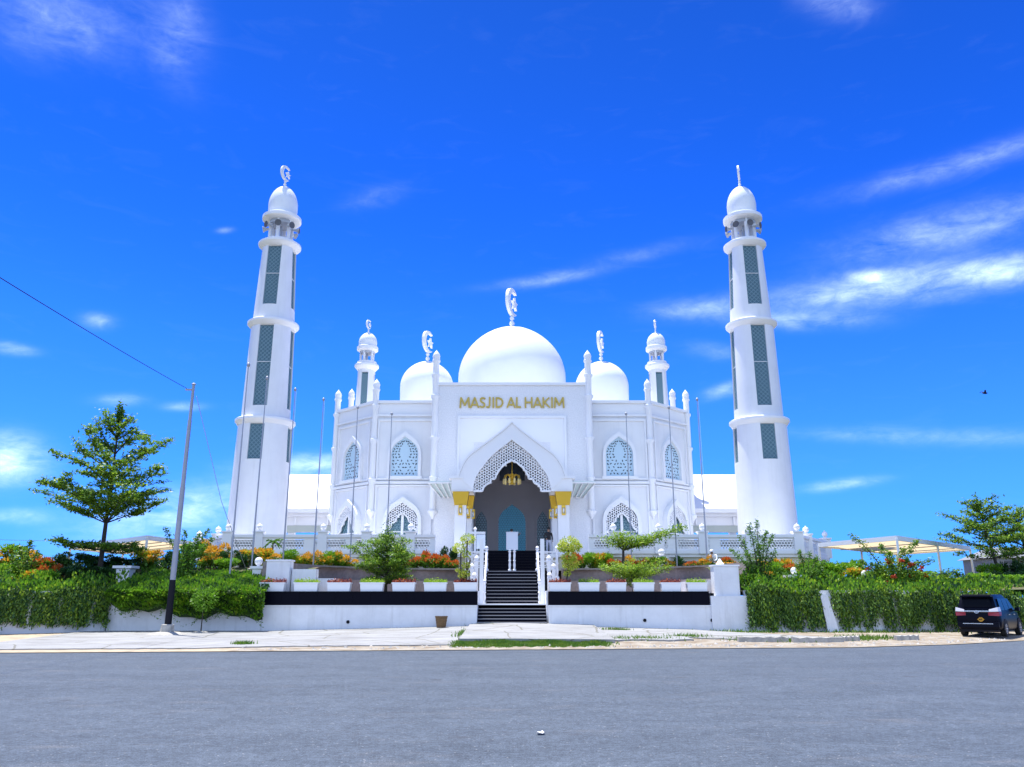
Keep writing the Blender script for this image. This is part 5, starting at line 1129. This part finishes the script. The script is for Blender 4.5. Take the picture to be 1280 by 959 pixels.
# small palm-like plant before the left balustrade
random.seed(9); p = V(340, 692, 47.5); t = thing('palm', 'small dark palm-like plant before the left balustrade', 'plant', (p.x, 47.5, 3.2)); hh = V(340, 676, 47.5).z - 3.2
m_ = MB(); m_.tube([(0, 0, 0), (.02, 0, hh)], [.06, .04], 6); m_.build('trunk', BARK, t, True); m_ = MB()
for k in range(26):
    a = random.uniform(0, 6.28); l = random.uniform(.35, .6); up_ = random.uniform(-.3, .9)
    for i in range(7): q = i / 6; m_.leaf((math.cos(a) * l * q, math.sin(a) * l * q, hh - .05 + up_ * l * q - .5 * l * q * q), .2, 0, d=(math.cos(a), math.sin(a), up_ - q))
m_.build('crown', [G_MID], t)
# topiaries standing in the planters nearest the stairs
def topiary(label, loc, stems, balls, seed):
    random.seed(seed); t = thing('topiary', label, 'plant', loc); b = Vector(loc); s = MB()
    for pts in stems: s.tube([V(*q) - b for q in pts], .035, 6)
    s.build('stem', BARK, t, True)
    for (px_, py_, Y, r) in balls:
        c = V(px_, py_, Y) - b; m_ = MB()
        for _ in range(int(420 * (r / .3) ** 2)):
            d = Vector((random.gauss(0, 1), random.gauss(0, 1), random.gauss(0, .8))).normalized(); m_.leaf(c + Vector((d.x * r * 1.1, d.y * r, d.z * r * .85)) * random.uniform(.6, 1.08), random.uniform(.07, .12), int(random.random() < .35), d=d)
        m_.build('leaf_ball', [G_LIME, G_YEL], t)
topiary('yellow-green topiary with several leaf balls on thin stems, left of the stairs', (V(580, 727, 38.6).x, 38.6, 2.3), [((576, 727, 38.6), (576, 690, 38.6)), ((583, 727, 38.6), (584, 676, 38.6)), ((580, 727, 38.6), (588, 700, 38.6))], [(574, 685, 38.6, .30), (585, 674, 38.6, .32), (583, 693, 38.6, .2), (582, 707, 38.6, .2), (580, 718, 38.6, .26), (573, 713, 38.6, .13)], 61)
topiary('yellow-green topiary with two broad leaf tiers on one stem, right of the stairs', (V(709, 727, 38.6).x, 38.6, 2.3), [((708, 727, 38.6), (711, 705, 38.6), (710, 680, 38.6))], [(712, 681, 38.6, .46), (705, 684, 38.8, .3), (719, 684, 38.6, .3), (711, 697, 38.6, .34), (713, 705, 38.6, .38), (709, 717, 38.6, .16)], 62)

# clipped hedge over the left wall
random.seed(14); hd = thing('hedge', 'bright green clipped hedge overhanging the white wall on the left', 'hedge', (-15, 38, .9)); hr = (-15, 38, .9)
hx0, hx1 = V(133, 750, 37.3).x, V(331, 750, 37.3).x
def hprof(x, s):      # s 0..1 from the ragged bottom of the front up and back over the top
    low = .95 + .12 * math.sin(x * 2.3) + .08 * math.sin(x * 5.1) + (.35 * sstep(-14.2, -17.5, x))
    if s < .45: q = s / .45; return Vector((x, 37.35 - .22 * math.sin(q * 2.6) + .05 * math.sin(x * 3 + q * 5), lerp(low, 2.02, q)))
    q = (s - .45) / .55; return Vector((x, lerp(37.3, 41.3, q), lerp(2.02, 2.95, q) + .08 * math.sin(q * 3.1)))
core = MB(); n = 24; ms = 14
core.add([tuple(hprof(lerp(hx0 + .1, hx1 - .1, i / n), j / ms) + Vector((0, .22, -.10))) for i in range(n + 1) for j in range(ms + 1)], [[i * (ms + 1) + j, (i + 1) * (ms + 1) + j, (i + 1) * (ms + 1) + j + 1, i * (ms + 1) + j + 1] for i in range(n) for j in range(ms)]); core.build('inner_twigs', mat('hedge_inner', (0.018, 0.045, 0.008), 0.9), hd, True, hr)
m_ = MB()
for _ in range(15000):
    x = random.uniform(hx0, hx1); s = random.random() ** .9; p = hprof(x, s); nrm = Vector((0, -1, .25)) if s < .45 else Vector((0, -.25, 1))
    p += nrm * (random.gauss(0, .05) + .06 * math.sin(x * 4 + s * 9) * math.sin(x * 1.7)) ; dk = math.sin(x * 3.7 + s * 11) * math.sin(x * 1.3 - s * 17) + random.gauss(0, .5); m_.leaf(p, random.uniform(.09, .19), (2 if dk > .65 else (1 if dk > .1 else (3 if dk < -1.0 else 0))), d=nrm + Vector((0, 0, .2)), asp=.6)
for k in range(38):     # trailing shoots under the front edge
    x = random.uniform(hx0, hx1); p = hprof(x, 0); L = random.uniform(.15, .5); dxx = random.gauss(0, .35)
    for _ in range(24): q = random.random(); m_.leaf(p + Vector((dxx * q * q + random.gauss(0, .03), -.05 + random.gauss(0, .04), -L * q + .05)), .09, 1)
m_.build('foliage', [G_HEDGE, G_TREE, G_DARK, G_YEL], hd, False, hr)  # dark clumps and lime leaves paint shadow gaps and highlights into the hedge

# hanging vines
def vines(label, xs_, ztop, zbot, n, gaps, seed, toplen=1.6):
    random.seed(seed); x0, x1 = xs_; t = thing('hanging_vines', label, 'vines', ((x0 + x1) / 2, wallY((x0 + x1) / 2), 1.9)); r0 = ((x0 + x1) / 2, wallY((x0 + x1) / 2), 1.9)
    m_ = MB()
    for _ in range(n):
        x = random.uniform(x0, x1); gp = any(a < x < b for a, b in gaps)
        zt, zb_ = ztop(x), zbot(x) + .18 * abs(math.sin(x * 2.9)) + .12 * math.sin(x * 7.3)
        L = random.uniform(.45, 1.0) if random.random() < .45 else random.uniform(.88, 1.04); cm = random.choice((0, 0, 0, 1, 1, 1, 2)); ls = random.choice((.8, 1, 1, 1.35))
        if gp: L *= .35 * random.random() + .05
        thickn = random.uniform(.04, 1.0) * (.30 + .16 * math.sin(x * 1.9) + .12 * math.sin(x * 6.1)); k = 0; z = zt - random.uniform(0, .2); end = zt - (zt - zb_) * L
        sway = random.gauss(.03, .14)
        while z > end:
            q = (zt - z) / (zt - zb_ + .01); m_.leaf((x + sway * q + random.gauss(0, .045), wallY(x) - thickn * (.35 + .65 * math.sin(min(q * 2.2, 1.57))) + random.gauss(0, .04), z), random.uniform(.08, .16) * ls, (cm if random.random() < .8 else 0), d=(random.gauss(0, .3), -.4, -1)); z -= random.uniform(.07, .15)
    o = m_.build('strand', [G_VINE, G_DARK, G_YEL], t, False, r0)  # dark and lime strands put shadow and highlight into the leaf colour
    m_ = MB()
    for _ in range(int((x1 - x0) * 420)):
        x = random.uniform(x0, x1); yy = wallY(x) + random.uniform(-.38, toplen); q = clamp((yy - wallY(x)) / toplen); m_.leaf((x, yy, ztop(x) + .12 * math.sin(x * 2.1) * math.sin(yy * 3) + random.gauss(.06, .12) + .5 * q), random.uniform(.10, .22), random.choice((0, 0, 1, 1, 2, 3)), d=(0, -.3, 1), asp=.6)
    m_.build('top_growth', [G_HEDGE, G_MID, G_DARK, G_YEL], t, False, r0)
vines('pale green vines hanging over the white wall at the far left', (-24, -18.45), lambda x: 2.05 + .12 * math.sin(x * 1.9) + .07 * math.sin(x * 4.7), lambda x: .36, 2400, [(-20.82, -20.66), (-19.93, -19.8), (-18.95, -18.8)], 71)
vines('dense dark green vines hanging from the wall right of the stepped pier', (10.75, 14.02), lambda x: 2.12 + .14 * math.sin(x * 2.3) + .08 * math.sin(x * 5.1), lambda x: .2 + .35 * max(0, math.sin(x * 5.3)) ** 3, 1100, [(13.1, 13.25)], 72)
vines('long curtain of vines hanging from the wall behind the parked car', (14.62, 34), lambda x: 2.08 + .16 * math.sin(x * 1.3) * math.sin(x * .7 + 1) + .08 * math.sin(x * 4.1) - .4 * sstep(18, 26, x), lambda x: .2 + .4 * max(0, math.sin(x * 3.1)) ** 3, 3600, [(16.0, 16.12), (17.4, 17.55), (19.3, 19.4)], 73, 2.6)
# slim sapling in front of the hedge
p = V(251, 790, 36.6); random.seed(15); t = thing('sapling', 'thin sapling on a soil mound in front of the clipped hedge', 'tree', (p.x, 36.6, gz(p.x, 36.6))); m_ = MB(); m_.tube([(0, 0, 0), (.01, 0, 1.1)], [.03, .02], 6); m_.build('trunk', BARK, t, True)
m_ = MB()
for _ in range(900): d = Vector((random.gauss(0, 1), random.gauss(0, 1), random.gauss(0, .8))).normalized(); m_.leaf(Vector((0, .1, 1.45)) + d * random.uniform(.25, .62), random.uniform(.09, .15), int(random.random() < .35), d=d)
m_.build('crown', [G_HEDGE, G_TREE], t); m_ = MB(); m_.lathe([(.42, -.05), (.34, .05), (.15, .1)], n=9); m_.build('soil_mound', CONC, t)

# low ground cover on the right slope and behind the left vines
random.seed(88); m_ = MB()
for _ in range(15000):
    x = random.uniform(10.8, 36) if random.random() < .8 else random.uniform(-30, -17.5); y = random.uniform(38.6, 50) if x > 0 else random.uniform(wallY(x) + .6, 44)
    if y < wallY(x) + .5: continue
    m_.leaf((x, y, bank(x, y) + abs(random.gauss(.03, .13))), random.uniform(.14, .30), int(random.random() < .4), d=(0, -.3, .9), asp=.7)
o = m_.build('ground_cover', [G_MID, G_DARK]); tag(o, 'low leafy ground cover over the garden slopes', 'ground cover', kind='stuff')

# pedestals / urns in the gardens
def pedestal(name, label, px_, ytop, ybot, Y, globe, w=.42):
    p = V(px_, ytop, Y); zb = V(px_, ybot, Y).z - .25; t = thing(name, label, 'pedestal', (p.x, Y, zb)); h = p.z - zb
    m_ = MB(); a, b = w * .72, w
    m_.add([(sx * r, sy * r, z) for r, z in ((a * .85, 0), (a, h - .16), (b, h - .12), (b, h)) for sx, sy in ((-1, -1), (1, -1), (1, 1), (-1, 1))], [(3, 2, 1, 0), (12, 13, 14, 15)] + [(4 * k + q, 4 * k + (q + 1) % 4, 4 * k + 4 + (q + 1) % 4, 4 * k + 4 + q) for k in range(3) for q in range(4)]); m_.build('body', TRIM, t)
    if globe: m_ = MB(); m_.lathe([(.1, h), (.08, h + .05)] + [(max(.01, globe * math.cos(a_)), h + .04 + globe + globe * math.sin(a_)) for a_ in [R(-70 + 16 * k) for k in range(11)]], n=14); m_.build('lamp_globe', GLOBE, t, True)
pedestal('planter_pedestal', 'square white pedestal planter behind the clipped hedge by the tree', 158, 707.5, 722, 40.6, 0, .46)
pedestal('lamp_pedestal', 'white pedestal with a globe lamp among the shrubs on the right slope', 993, 719, 730, 40.2, .17)
pedestal('lamp_pedestal', 'white pedestal with a globe lamp left of the flowering bush', 1081, 722, 735, 41.0, .15, .3)
pedestal('lamp_pedestal', 'white pedestal with a globe lamp before the right wing', 827, 696, 703, 50.6, .22, .36)
pedestal('lamp_pedestal', 'white pedestal with a globe lamp by the left stepped pier', 323, 708, 722, 40.4, .2, .3)
m_ = MB(); p = V(890, 690, 48.5)

# litter basket
p = V(551.5, 783, 37.3); bz = gz(p.x, 37.3) + .03; t = thing('basket', 'brown woven basket bin standing against the left white wall', 'basket', (p.x, 37.3, bz)); m_ = MB(); m_.lathe([(.20, 0), (.27, .45), (.25, .45), (.19, .04)], n=18); m_.build('body', WICKER, t, True)
m_ = MB()
for k in range(18):
    a = 2 * math.pi * k / 18; m_.box(.265 * math.cos(a) - .02, .265 * math.cos(a) + .02, .265 * math.sin(a) - .02, .265 * math.sin(a) + .02, .44, .50)
for z in (.1, .2, .3, .4): m_.lathe([(.2 + .07 * z / .45 + .002, z - .014), (.2 + .07 * z / .45 + .016, z), (.2 + .07 * z / .45 + .002, z + .014)], n=18)
m_.build('woven_rim', WICKER, t)
# scrap of paper on the road, black rag by the wall
m_ = MB(); p = V(676, 918, 1); d = ray(676, 918); k = -H / d.z; c = Vector((d.x * k, d.y * k, 0)); vs = []; random.seed(2)
for i in range(5):
    for j in range(4): vs.append((c.x - .045 + .022 * i, c.y - .07 + .046 * j, .008 + random.uniform(0, .03)))
m_.add(vs, [[i * 4 + j, (i + 1) * 4 + j, (i + 1) * 4 + j + 1, i * 4 + j + 1] for i in range(4) for j in range(3)]); o = m_.build('paper_scrap', mat('paper_white', (0.8, 0.8, 0.8), 0.7)); tag(o, 'crumpled white paper scrap lying on the asphalt', 'litter')
# bird
p = V(1231, 492, 60); t = thing('bird', 'small dark bird flying at the right of the sky', 'bird', p); m_ = MB(); m_.tube([(-.2, 0, 0), (-.1, 0, .03), (.05, 0, .02), (.18, 0, .04), (.24, 0, .03)], [.01, .06, .075, .045, .008], 8); m_.build('body', BLACKP, t, True)
for sg in (-1, 1): m_ = MB(); m_.add([(.1, sg * .03, .05), (-.08, sg * .03, .04), (-.16, sg * .28, .2), (-.02, sg * .26, .23), (-.14, sg * .48, .14)], [(0, 1, 2, 3), (3, 2, 4)]); m_.build('wing', BLACKP, t)

# ------------------------------------------------------------------ people
def person(label, loc, rz, pose, shirt, trousers, skin=(0.28, 0.16, 0.10), hair=(0.01, 0.01, 0.01), cap=None):
    t = thing('person', label, 'person', loc, rz)
    J = dict(pel=(0, 0, .93), wai=(0, -.01, 1.08), che=(0, 0, 1.28), nec=(0, .01, 1.47), hd0=(0, -.01, 1.55), hd1=(0, -.02, 1.66))
    for s, n in ((-1, 'l'), (1, 'r')):
        J.update({'sh' + n: (s * .19, 0, 1.40), 'el' + n: (s * .25, .02, 1.13), 'wr' + n: (s * .25, -.06, .90), 'hn' + n: (s * .25, -.09, .82), 'hp' + n: (s * .10, 0, .88), 'kn' + n: (s * .11, -.02, .50), 'an' + n: (s * .11, .02, .10), 'to' + n: (s * .12, -.16, .04)})
    J.update(pose); names = list(J)
    E = [('pel', 'wai'), ('wai', 'che'), ('che', 'nec'), ('nec', 'hd0'), ('hd0', 'hd1')]
    for n in 'lr': E += [('che', 'sh' + n), ('sh' + n, 'el' + n), ('el' + n, 'wr' + n), ('wr' + n, 'hn' + n), ('pel', 'hp' + n), ('hp' + n, 'kn' + n), ('kn' + n, 'an' + n), ('an' + n, 'to' + n)]
    RAD = dict(pel=(.15, .11), wai=(.14, .10), che=(.17, .11), nec=(.06, .06), hd0=(.085, .095), hd1=(.08, .10), sh=(.075, .075), el=(.05, .05), wr=(.035, .035), hn=(.045, .025), hp=(.10, .10), kn=(.065, .065), an=(.045, .045), to=(.04, .035))
    me = bpy.data.meshes.new('p'); me.from_pydata([J[n] for n in names], [(names.index(a), names.index(b)) for a, b in E], [])
    ob = bpy.data.objects.new('p', me); COL.objects.link(ob); md = ob.modifiers.new('s', 'SKIN'); sv = me.skin_vertices[0].data
    for i, n in enumerate(names): sv[i].radius = RAD.get(n) or RAD[n[:2]]; sv[i].use_root = (n == 'pel')
    ob.modifiers.new('u', 'SUBSURF').levels = 2; ob.modifiers['u'].render_levels = 2; bpy.context.view_layer.update()
    bm_ = bpy.data.meshes.new_from_object(ob.evaluated_get(bpy.context.evaluated_depsgraph_get())); bpy.data.objects.remove(ob)
    for m_ in (mat('skin_%.2f' % skin[0], skin, .55), mat('cloth_%.2f_%.2f' % shirt[:2], shirt, .85), mat('cloth_%.2f_%.2f' % trousers[:2], trousers, .85), BLACKP): bm_.materials.append(m_)
    hips = J['pel'][2] + .02; neck = J['nec'][2]
    for f in bm_.polygons:
        z = f.center.z; f.use_smooth = True
        handy = min((Vector(J['hn' + n]) - f.center).length for n in 'lr') < .10
        f.material_index = 0 if (z > neck + .02 or handy) else (3 if z < .075 else (2 if z < hips else 1))
    bo = bpy.data.objects.new('body', bm_); COL.objects.link(bo); bo.parent = t
    hp = Vector(J['hd1']); h = MB(); col_ = cap or hair
    h.lathe([(.098, -.015), (.108, .03), (.10, .075), (.07, .115), (.02, .13)], (hp.x, hp.y + .02, hp.z), 14)
    if cap: h.box(hp.x - .07, hp.x + .07, hp.y - .19, hp.y - .07, hp.z - .01, hp.z + .012)
    h.build('cap' if cap else 'hair', mat('hat_%.2f' % col_[0], col_, .8), t, True)
    fm_ = MB()
    for s in (-1, 1): fm_.lathe([(.004, -.012), (.013, 0), (.004, .012)], (hp.x + s * .033, hp.y - .098, hp.z - .02), 6)
    fm_.box(hp.x - .025, hp.x + .025, hp.y - .104, hp.y - .09, hp.z - .10, hp.z - .092); fm_.lathe([(.017, -.07), (.016, -.05), (.006, -.02)], (hp.x, hp.y - .10, hp.z), 6); fm_.build('face', mat('face_dark', (0.05, 0.03, 0.025), .6), t)
    return t
p = V(686, 690, 53.2); person('person in a black top and grey trousers standing by the right porch pillar', (p.x, 53.2, 4.4), R(12), dict(ell=(-.30, .03, 1.15), wrl=(-.2, -.14, 1.0), hnl=(-.14, -.2, .98)), (0.008, 0.008, 0.012), (0.30, 0.33, 0.42))
p = V(639.5, 690, 54.5); person('person in dark clothes behind the white panel in the doorway', (p.x, 54.5, 4.4), 0, dict(elr=(.42, .0, 1.33), wrr=(.55, -.05, 1.45), hnr=(.6, -.06, 1.5)), (0.02, 0.018, 0.02), (0.02, 0.02, 0.03))
p = V(892, 700, 46.5); person('gardener in a white shirt and white cap among the right shrubs', (p.x, 46.5, V(892, 689, 46.5).z - 1.62), R(-40), dict(nec=(0, -.1, 1.42), hd0=(0, -.16, 1.49), hd1=(0, -.2, 1.58), che=(0, -.04, 1.26), elr=(.26, -.1, 1.15), wrr=(.2, -.32, 1.05), hnr=(.19, -.39, 1.02)), (0.78, 0.78, 0.78), (0.10, 0.12, 0.18), cap=(0.8, 0.8, 0.8))

# ------------------------------------------------------------------ car
cx, cy = 20.75, 36.2
car = thing('parked_car', 'dark navy people carrier with a yellow diamond plate parked facing away on the right verge', 'car', (cx, cy, gz(cx, cy)), R(48))
NAVY = mat('navy_car_paint', (0.004, 0.005, 0.012), 0.3, spec=.08); CGLASS = mat('tinted_glass', (0.004, 0.005, 0.008), 0.15, spec=.07); TYRE = mat('tyre_rubber', (0.012, 0.012, 0.012), .85); CHROME = mat('chrome', (0.75, 0.76, 0.8), .15, metal=1.0); RIM = mat('alloy', (0.45, 0.46, 0.48), .3, metal=.8)
def loft(mb, secs, mi=0, cap=True):
    n = len(secs[0]); b = len(mb.v)
    for s in secs: mb.v += s
    for i in range(len(secs) - 1):
        for j in range(n): mb.f.append([b + i * n + j, b + i * n + (j + 1) % n, b + (i + 1) * n + (j + 1) % n, b + (i + 1) * n + j]); mb.mi.append(mi)
    if cap: mb.f.append([b + j for j in range(n - 1, -1, -1)]); mb.f.append([b + (len(secs) - 1) * n + j for j in range(n)]); mb.mi += [mi, mi]
m_ = MB(); S = []
for (x, w, zb_, zbelt, bul) in ((-2.08, .74, .40, .98, .0), (-2.02, .80, .32, 1.02, .02), (-1.8, .835, .27, 1.03, .03), (-.9, .84, .24, 1.01, .03), (.2, .84, .24, 1.0, .03), (.95, .83, .24, 1.0, .03), (1.45, .82, .25, .96, .02), (1.85, .78, .30, .88, .02), (2.03, .68, .38, .76, .0), (2.08, .6, .45, .66, 0)):
    half = [(w * .88, zb_), (w * .98, zb_ + .10), (w, lerp(zb_, zbelt, .45)), (w * .985, lerp(zb_, zbelt, .75)), (w * .94, zbelt)]
    S.append([(x, -u, z) for u, z in half] + [(x, u, z) for u, z in half[::-1]])
loft(m_, S)
C = []
for (x0, x1, w0, w1, q) in ((0, 0, 0, 0, 0),): pass
def cab(q):  # ring at height fraction q
    z = lerp(1.0, 1.66, q); xr = lerp(-2.04, -1.72, q ** 1.3); xf = lerp(1.25, .12, q); w = lerp(.80, .64, q ** 1.15)
    xs2 = [lerp(xr, xf, k / 6) for k in range(7)]; ws = [w * .93, w * .99, w, w, w, w * .99, w * .93]
    return [(a, -b, z) for a, b in zip(xs2, ws)] + [(a, b, z) for a, b in zip(xs2[::-1], ws[::-1])]
loft(m_, [cab(q) for q in (0, .25, .5, .75, .93)] + [[(a * .97 - .02, b * .9, z + .045) for a, b, z in cab(1)]]); m_.build('body', NAVY, car, True)
m_ = MB(); m_.add([(-1.96, -.57, 1.21), (-1.96, .57, 1.21), (-1.83, .49, 1.55), (-1.83, -.49, 1.55)], [(0, 1, 2, 3)]); m_.v = [(x - .07, y, z) for x, y, z in m_.v]; m_.build('rear_window', CGLASS, car)
m_ = MB(); m_.box(-1.98, -1.62, -.58, .58, 1.60, 1.66); m_.add([(-2.02, -.56, 1.58), (-2.02, .56, 1.58), (-1.7, .58, 1.60), (-1.7, -.58, 1.60)], [(0, 1, 2, 3)]); m_.build('spoiler', NAVY, car)
m_ = MB(); m_.add([(-1.3, 0, 1.70), (-1.18, 0, 1.70), (-1.3, 0, 1.80)], [(0, 1, 2)]); m_.v += [(x, .03, z) for x, y, z in m_.v]; m_.f += [[5, 4, 3], [0, 3, 4, 1], [1, 4, 5, 2], [2, 5, 3, 0]]; m_.mi += [0] * 4; m_.build('aerial_fin', BLACKP, car)
for sg in (-1, 1):
    for (a0, a1, b0, b1) in ((-1.72, -.95, -1.52, -.9), (-.88, -.05, -.85, -.05), (.02, .95, .02, .32)):
        y0, y1 = sg * .808, sg * .70; m_ = MB(); m_.add([(a0, y0, 1.06), (a1, y0, 1.06), (b1, y1, 1.54), (b0, y1, 1.54)], [(0, 1, 2, 3)]); m_.build('side_window', CGLASS, car)
    m_ = MB(); m_.add([(-2.09, sg * .80, 1.0), (-2.10, sg * .42, .99), (-2.10, sg * .42, .86), (-2.10, sg * .80, .84), (-1.82, sg * .855, 1.0), (-1.86, sg * .855, .86)], [(0, 1, 2, 3), (0, 3, 5, 4)]); m_.build('taillight', mat('red_lens', (0.30, 0.01, 0.02), .15), car)
    m_ = MB(); m_.add([(-2.07, sg * .78, 1.19), (-2.09, sg * .46, 1.10), (-2.105, sg * .46, 1.01), (-2.09, sg * .80, 1.02), (-1.85, sg * .83, 1.20), (-1.84, sg * .855, 1.02)], [(0, 1, 2, 3), (0, 3, 5, 4)]); m_.build('reversing_light', mat('clear_lens', (0.75, 0.72, 0.72), .12), car)
    m_ = MB(); m_.box(.72, .9, min(sg * .86, sg * 1.02), max(sg * .86, sg * 1.02), 1.02, 1.17); m_.box(.78, .84, min(sg * .78, sg * .87), max(sg * .78, sg * .87), 1.02, 1.06); m_.build('mirror', NAVY, car)
    m_ = MB(); m_.box(-.55, -.35, min(sg * .845, sg * .87), max(sg * .845, sg * .87), .86, .90); m_.box(.35, .55, min(sg * .845, sg * .87), max(sg * .845, sg * .87), .86, .90); m_.build('door_handle', CHROME, car)
    for wx in (-1.28, 1.38):
        m_ = MB(); prof = [(.20, -.10), (.30, -.105), (.325, -.08), (.325, .08), (.30, .105), (.20, .10)]
        for pr_, nm in ((prof, 'wheel'),):
            k = 24
            for i, (r, w) in enumerate(pr_): m_.v += [(wx + r * math.cos(6.2832 * j / k), sg * .75 + w, .325 + r * math.sin(6.2832 * j / k)) for j in range(k)]
            for i in range(len(pr_) - 1):
                for j in range(k): m_.f.append([i * k + j, i * k + (j + 1) % k, (i + 1) * k + (j + 1) % k, (i + 1) * k + j]); m_.mi.append(0)
        wo_ = m_.build('wheel', TYRE, car, True)
        m_ = MB(); F = FR((wx, sg * .75, .325), (1, 0, 0), (0, sg, 0)); m_.ring(F, [(.21 * math.cos(R(15 * j)), .21 * math.sin(R(15 * j))) for j in range(24)], [(.175 * math.cos(R(15 * j)), .175 * math.sin(R(15 * j))) for j in range(24)], -.02, .10, True)
        for j in range(6): a = R(60 * j); m_.bar(F(.04 * math.cos(a), .04 * math.sin(a), .075), F(.18 * math.cos(a), .18 * math.sin(a), .085), .055, .04, up=F.n)
        m_.prism(F, [(.05 * math.cos(R(45 * j)), .05 * math.sin(R(45 * j))) for j in range(8)], .04, .1); m_.build('rim', RIM, wo_)
        m_ = MB(); m_.prism(FR((wx, sg * .80, .325), (1, 0, 0), (0, sg, 0)), [(.40 * math.cos(R(15 * j)), max(-.06, .40 * math.sin(R(15 * j)))) for j in range(24)], -.15, .047); m_.build('wheel_arch', BLACKP, car)
m_ = MB(); m_.box(-2.14, -2.02, -.77, .77, .40, .60); m_.build('rear_bumper', NAVY, car)
m_ = MB(); m_.box(-2.16, -2.13, -.56, .56, .52, .545); m_.build('bumper_trim', CHROME, car)
m_ = MB(); m_.box(-2.12, -2.08, -.46, .46, 1.015, 1.05); m_.build('chrome_strip', CHROME, car)
m_ = MB(); F = FR((-2.115, 0, 1.0), (0, -1, 0), (-1, 0, 0))
el_ = lambda a, b: [(a * math.cos(R(20 * j)), b * math.sin(R(20 * j))) for j in range(18)]
m_.ring(F, el_(.085, .06), el_(.065, .045), 0, .02, True); m_.ring(F, el_(.03, .05), el_(.018, .038), 0, .02, True); m_.build('badge', CHROME, car)
m_ = MB(); F = FR((-2.125, -.12, .70), (0, -1, 0), (-1, 0, 0)); m_.prism(F, [(.13, 0), (.04, .085), (-.04, .085), (-.13, 0), (-.04, -.085), (.04, -.085)], -.05, .01); so = m_.build('diamond_sticker', mat('yellow_sticker', (0.50, 0.25, 0.01), .6), car)
m_ = MB()
for u in (-.045, -.015, .015, .045): m_.fbox(F, u - .01, u + .01, -.025, .025, .01, .014)
m_.build('sticker_marks', BLACKP, so)
m_ = MB(); m_.box(-2.0, 1.9, -.7, .7, .2, .3); m_.build('underbody', BLACKP, car)
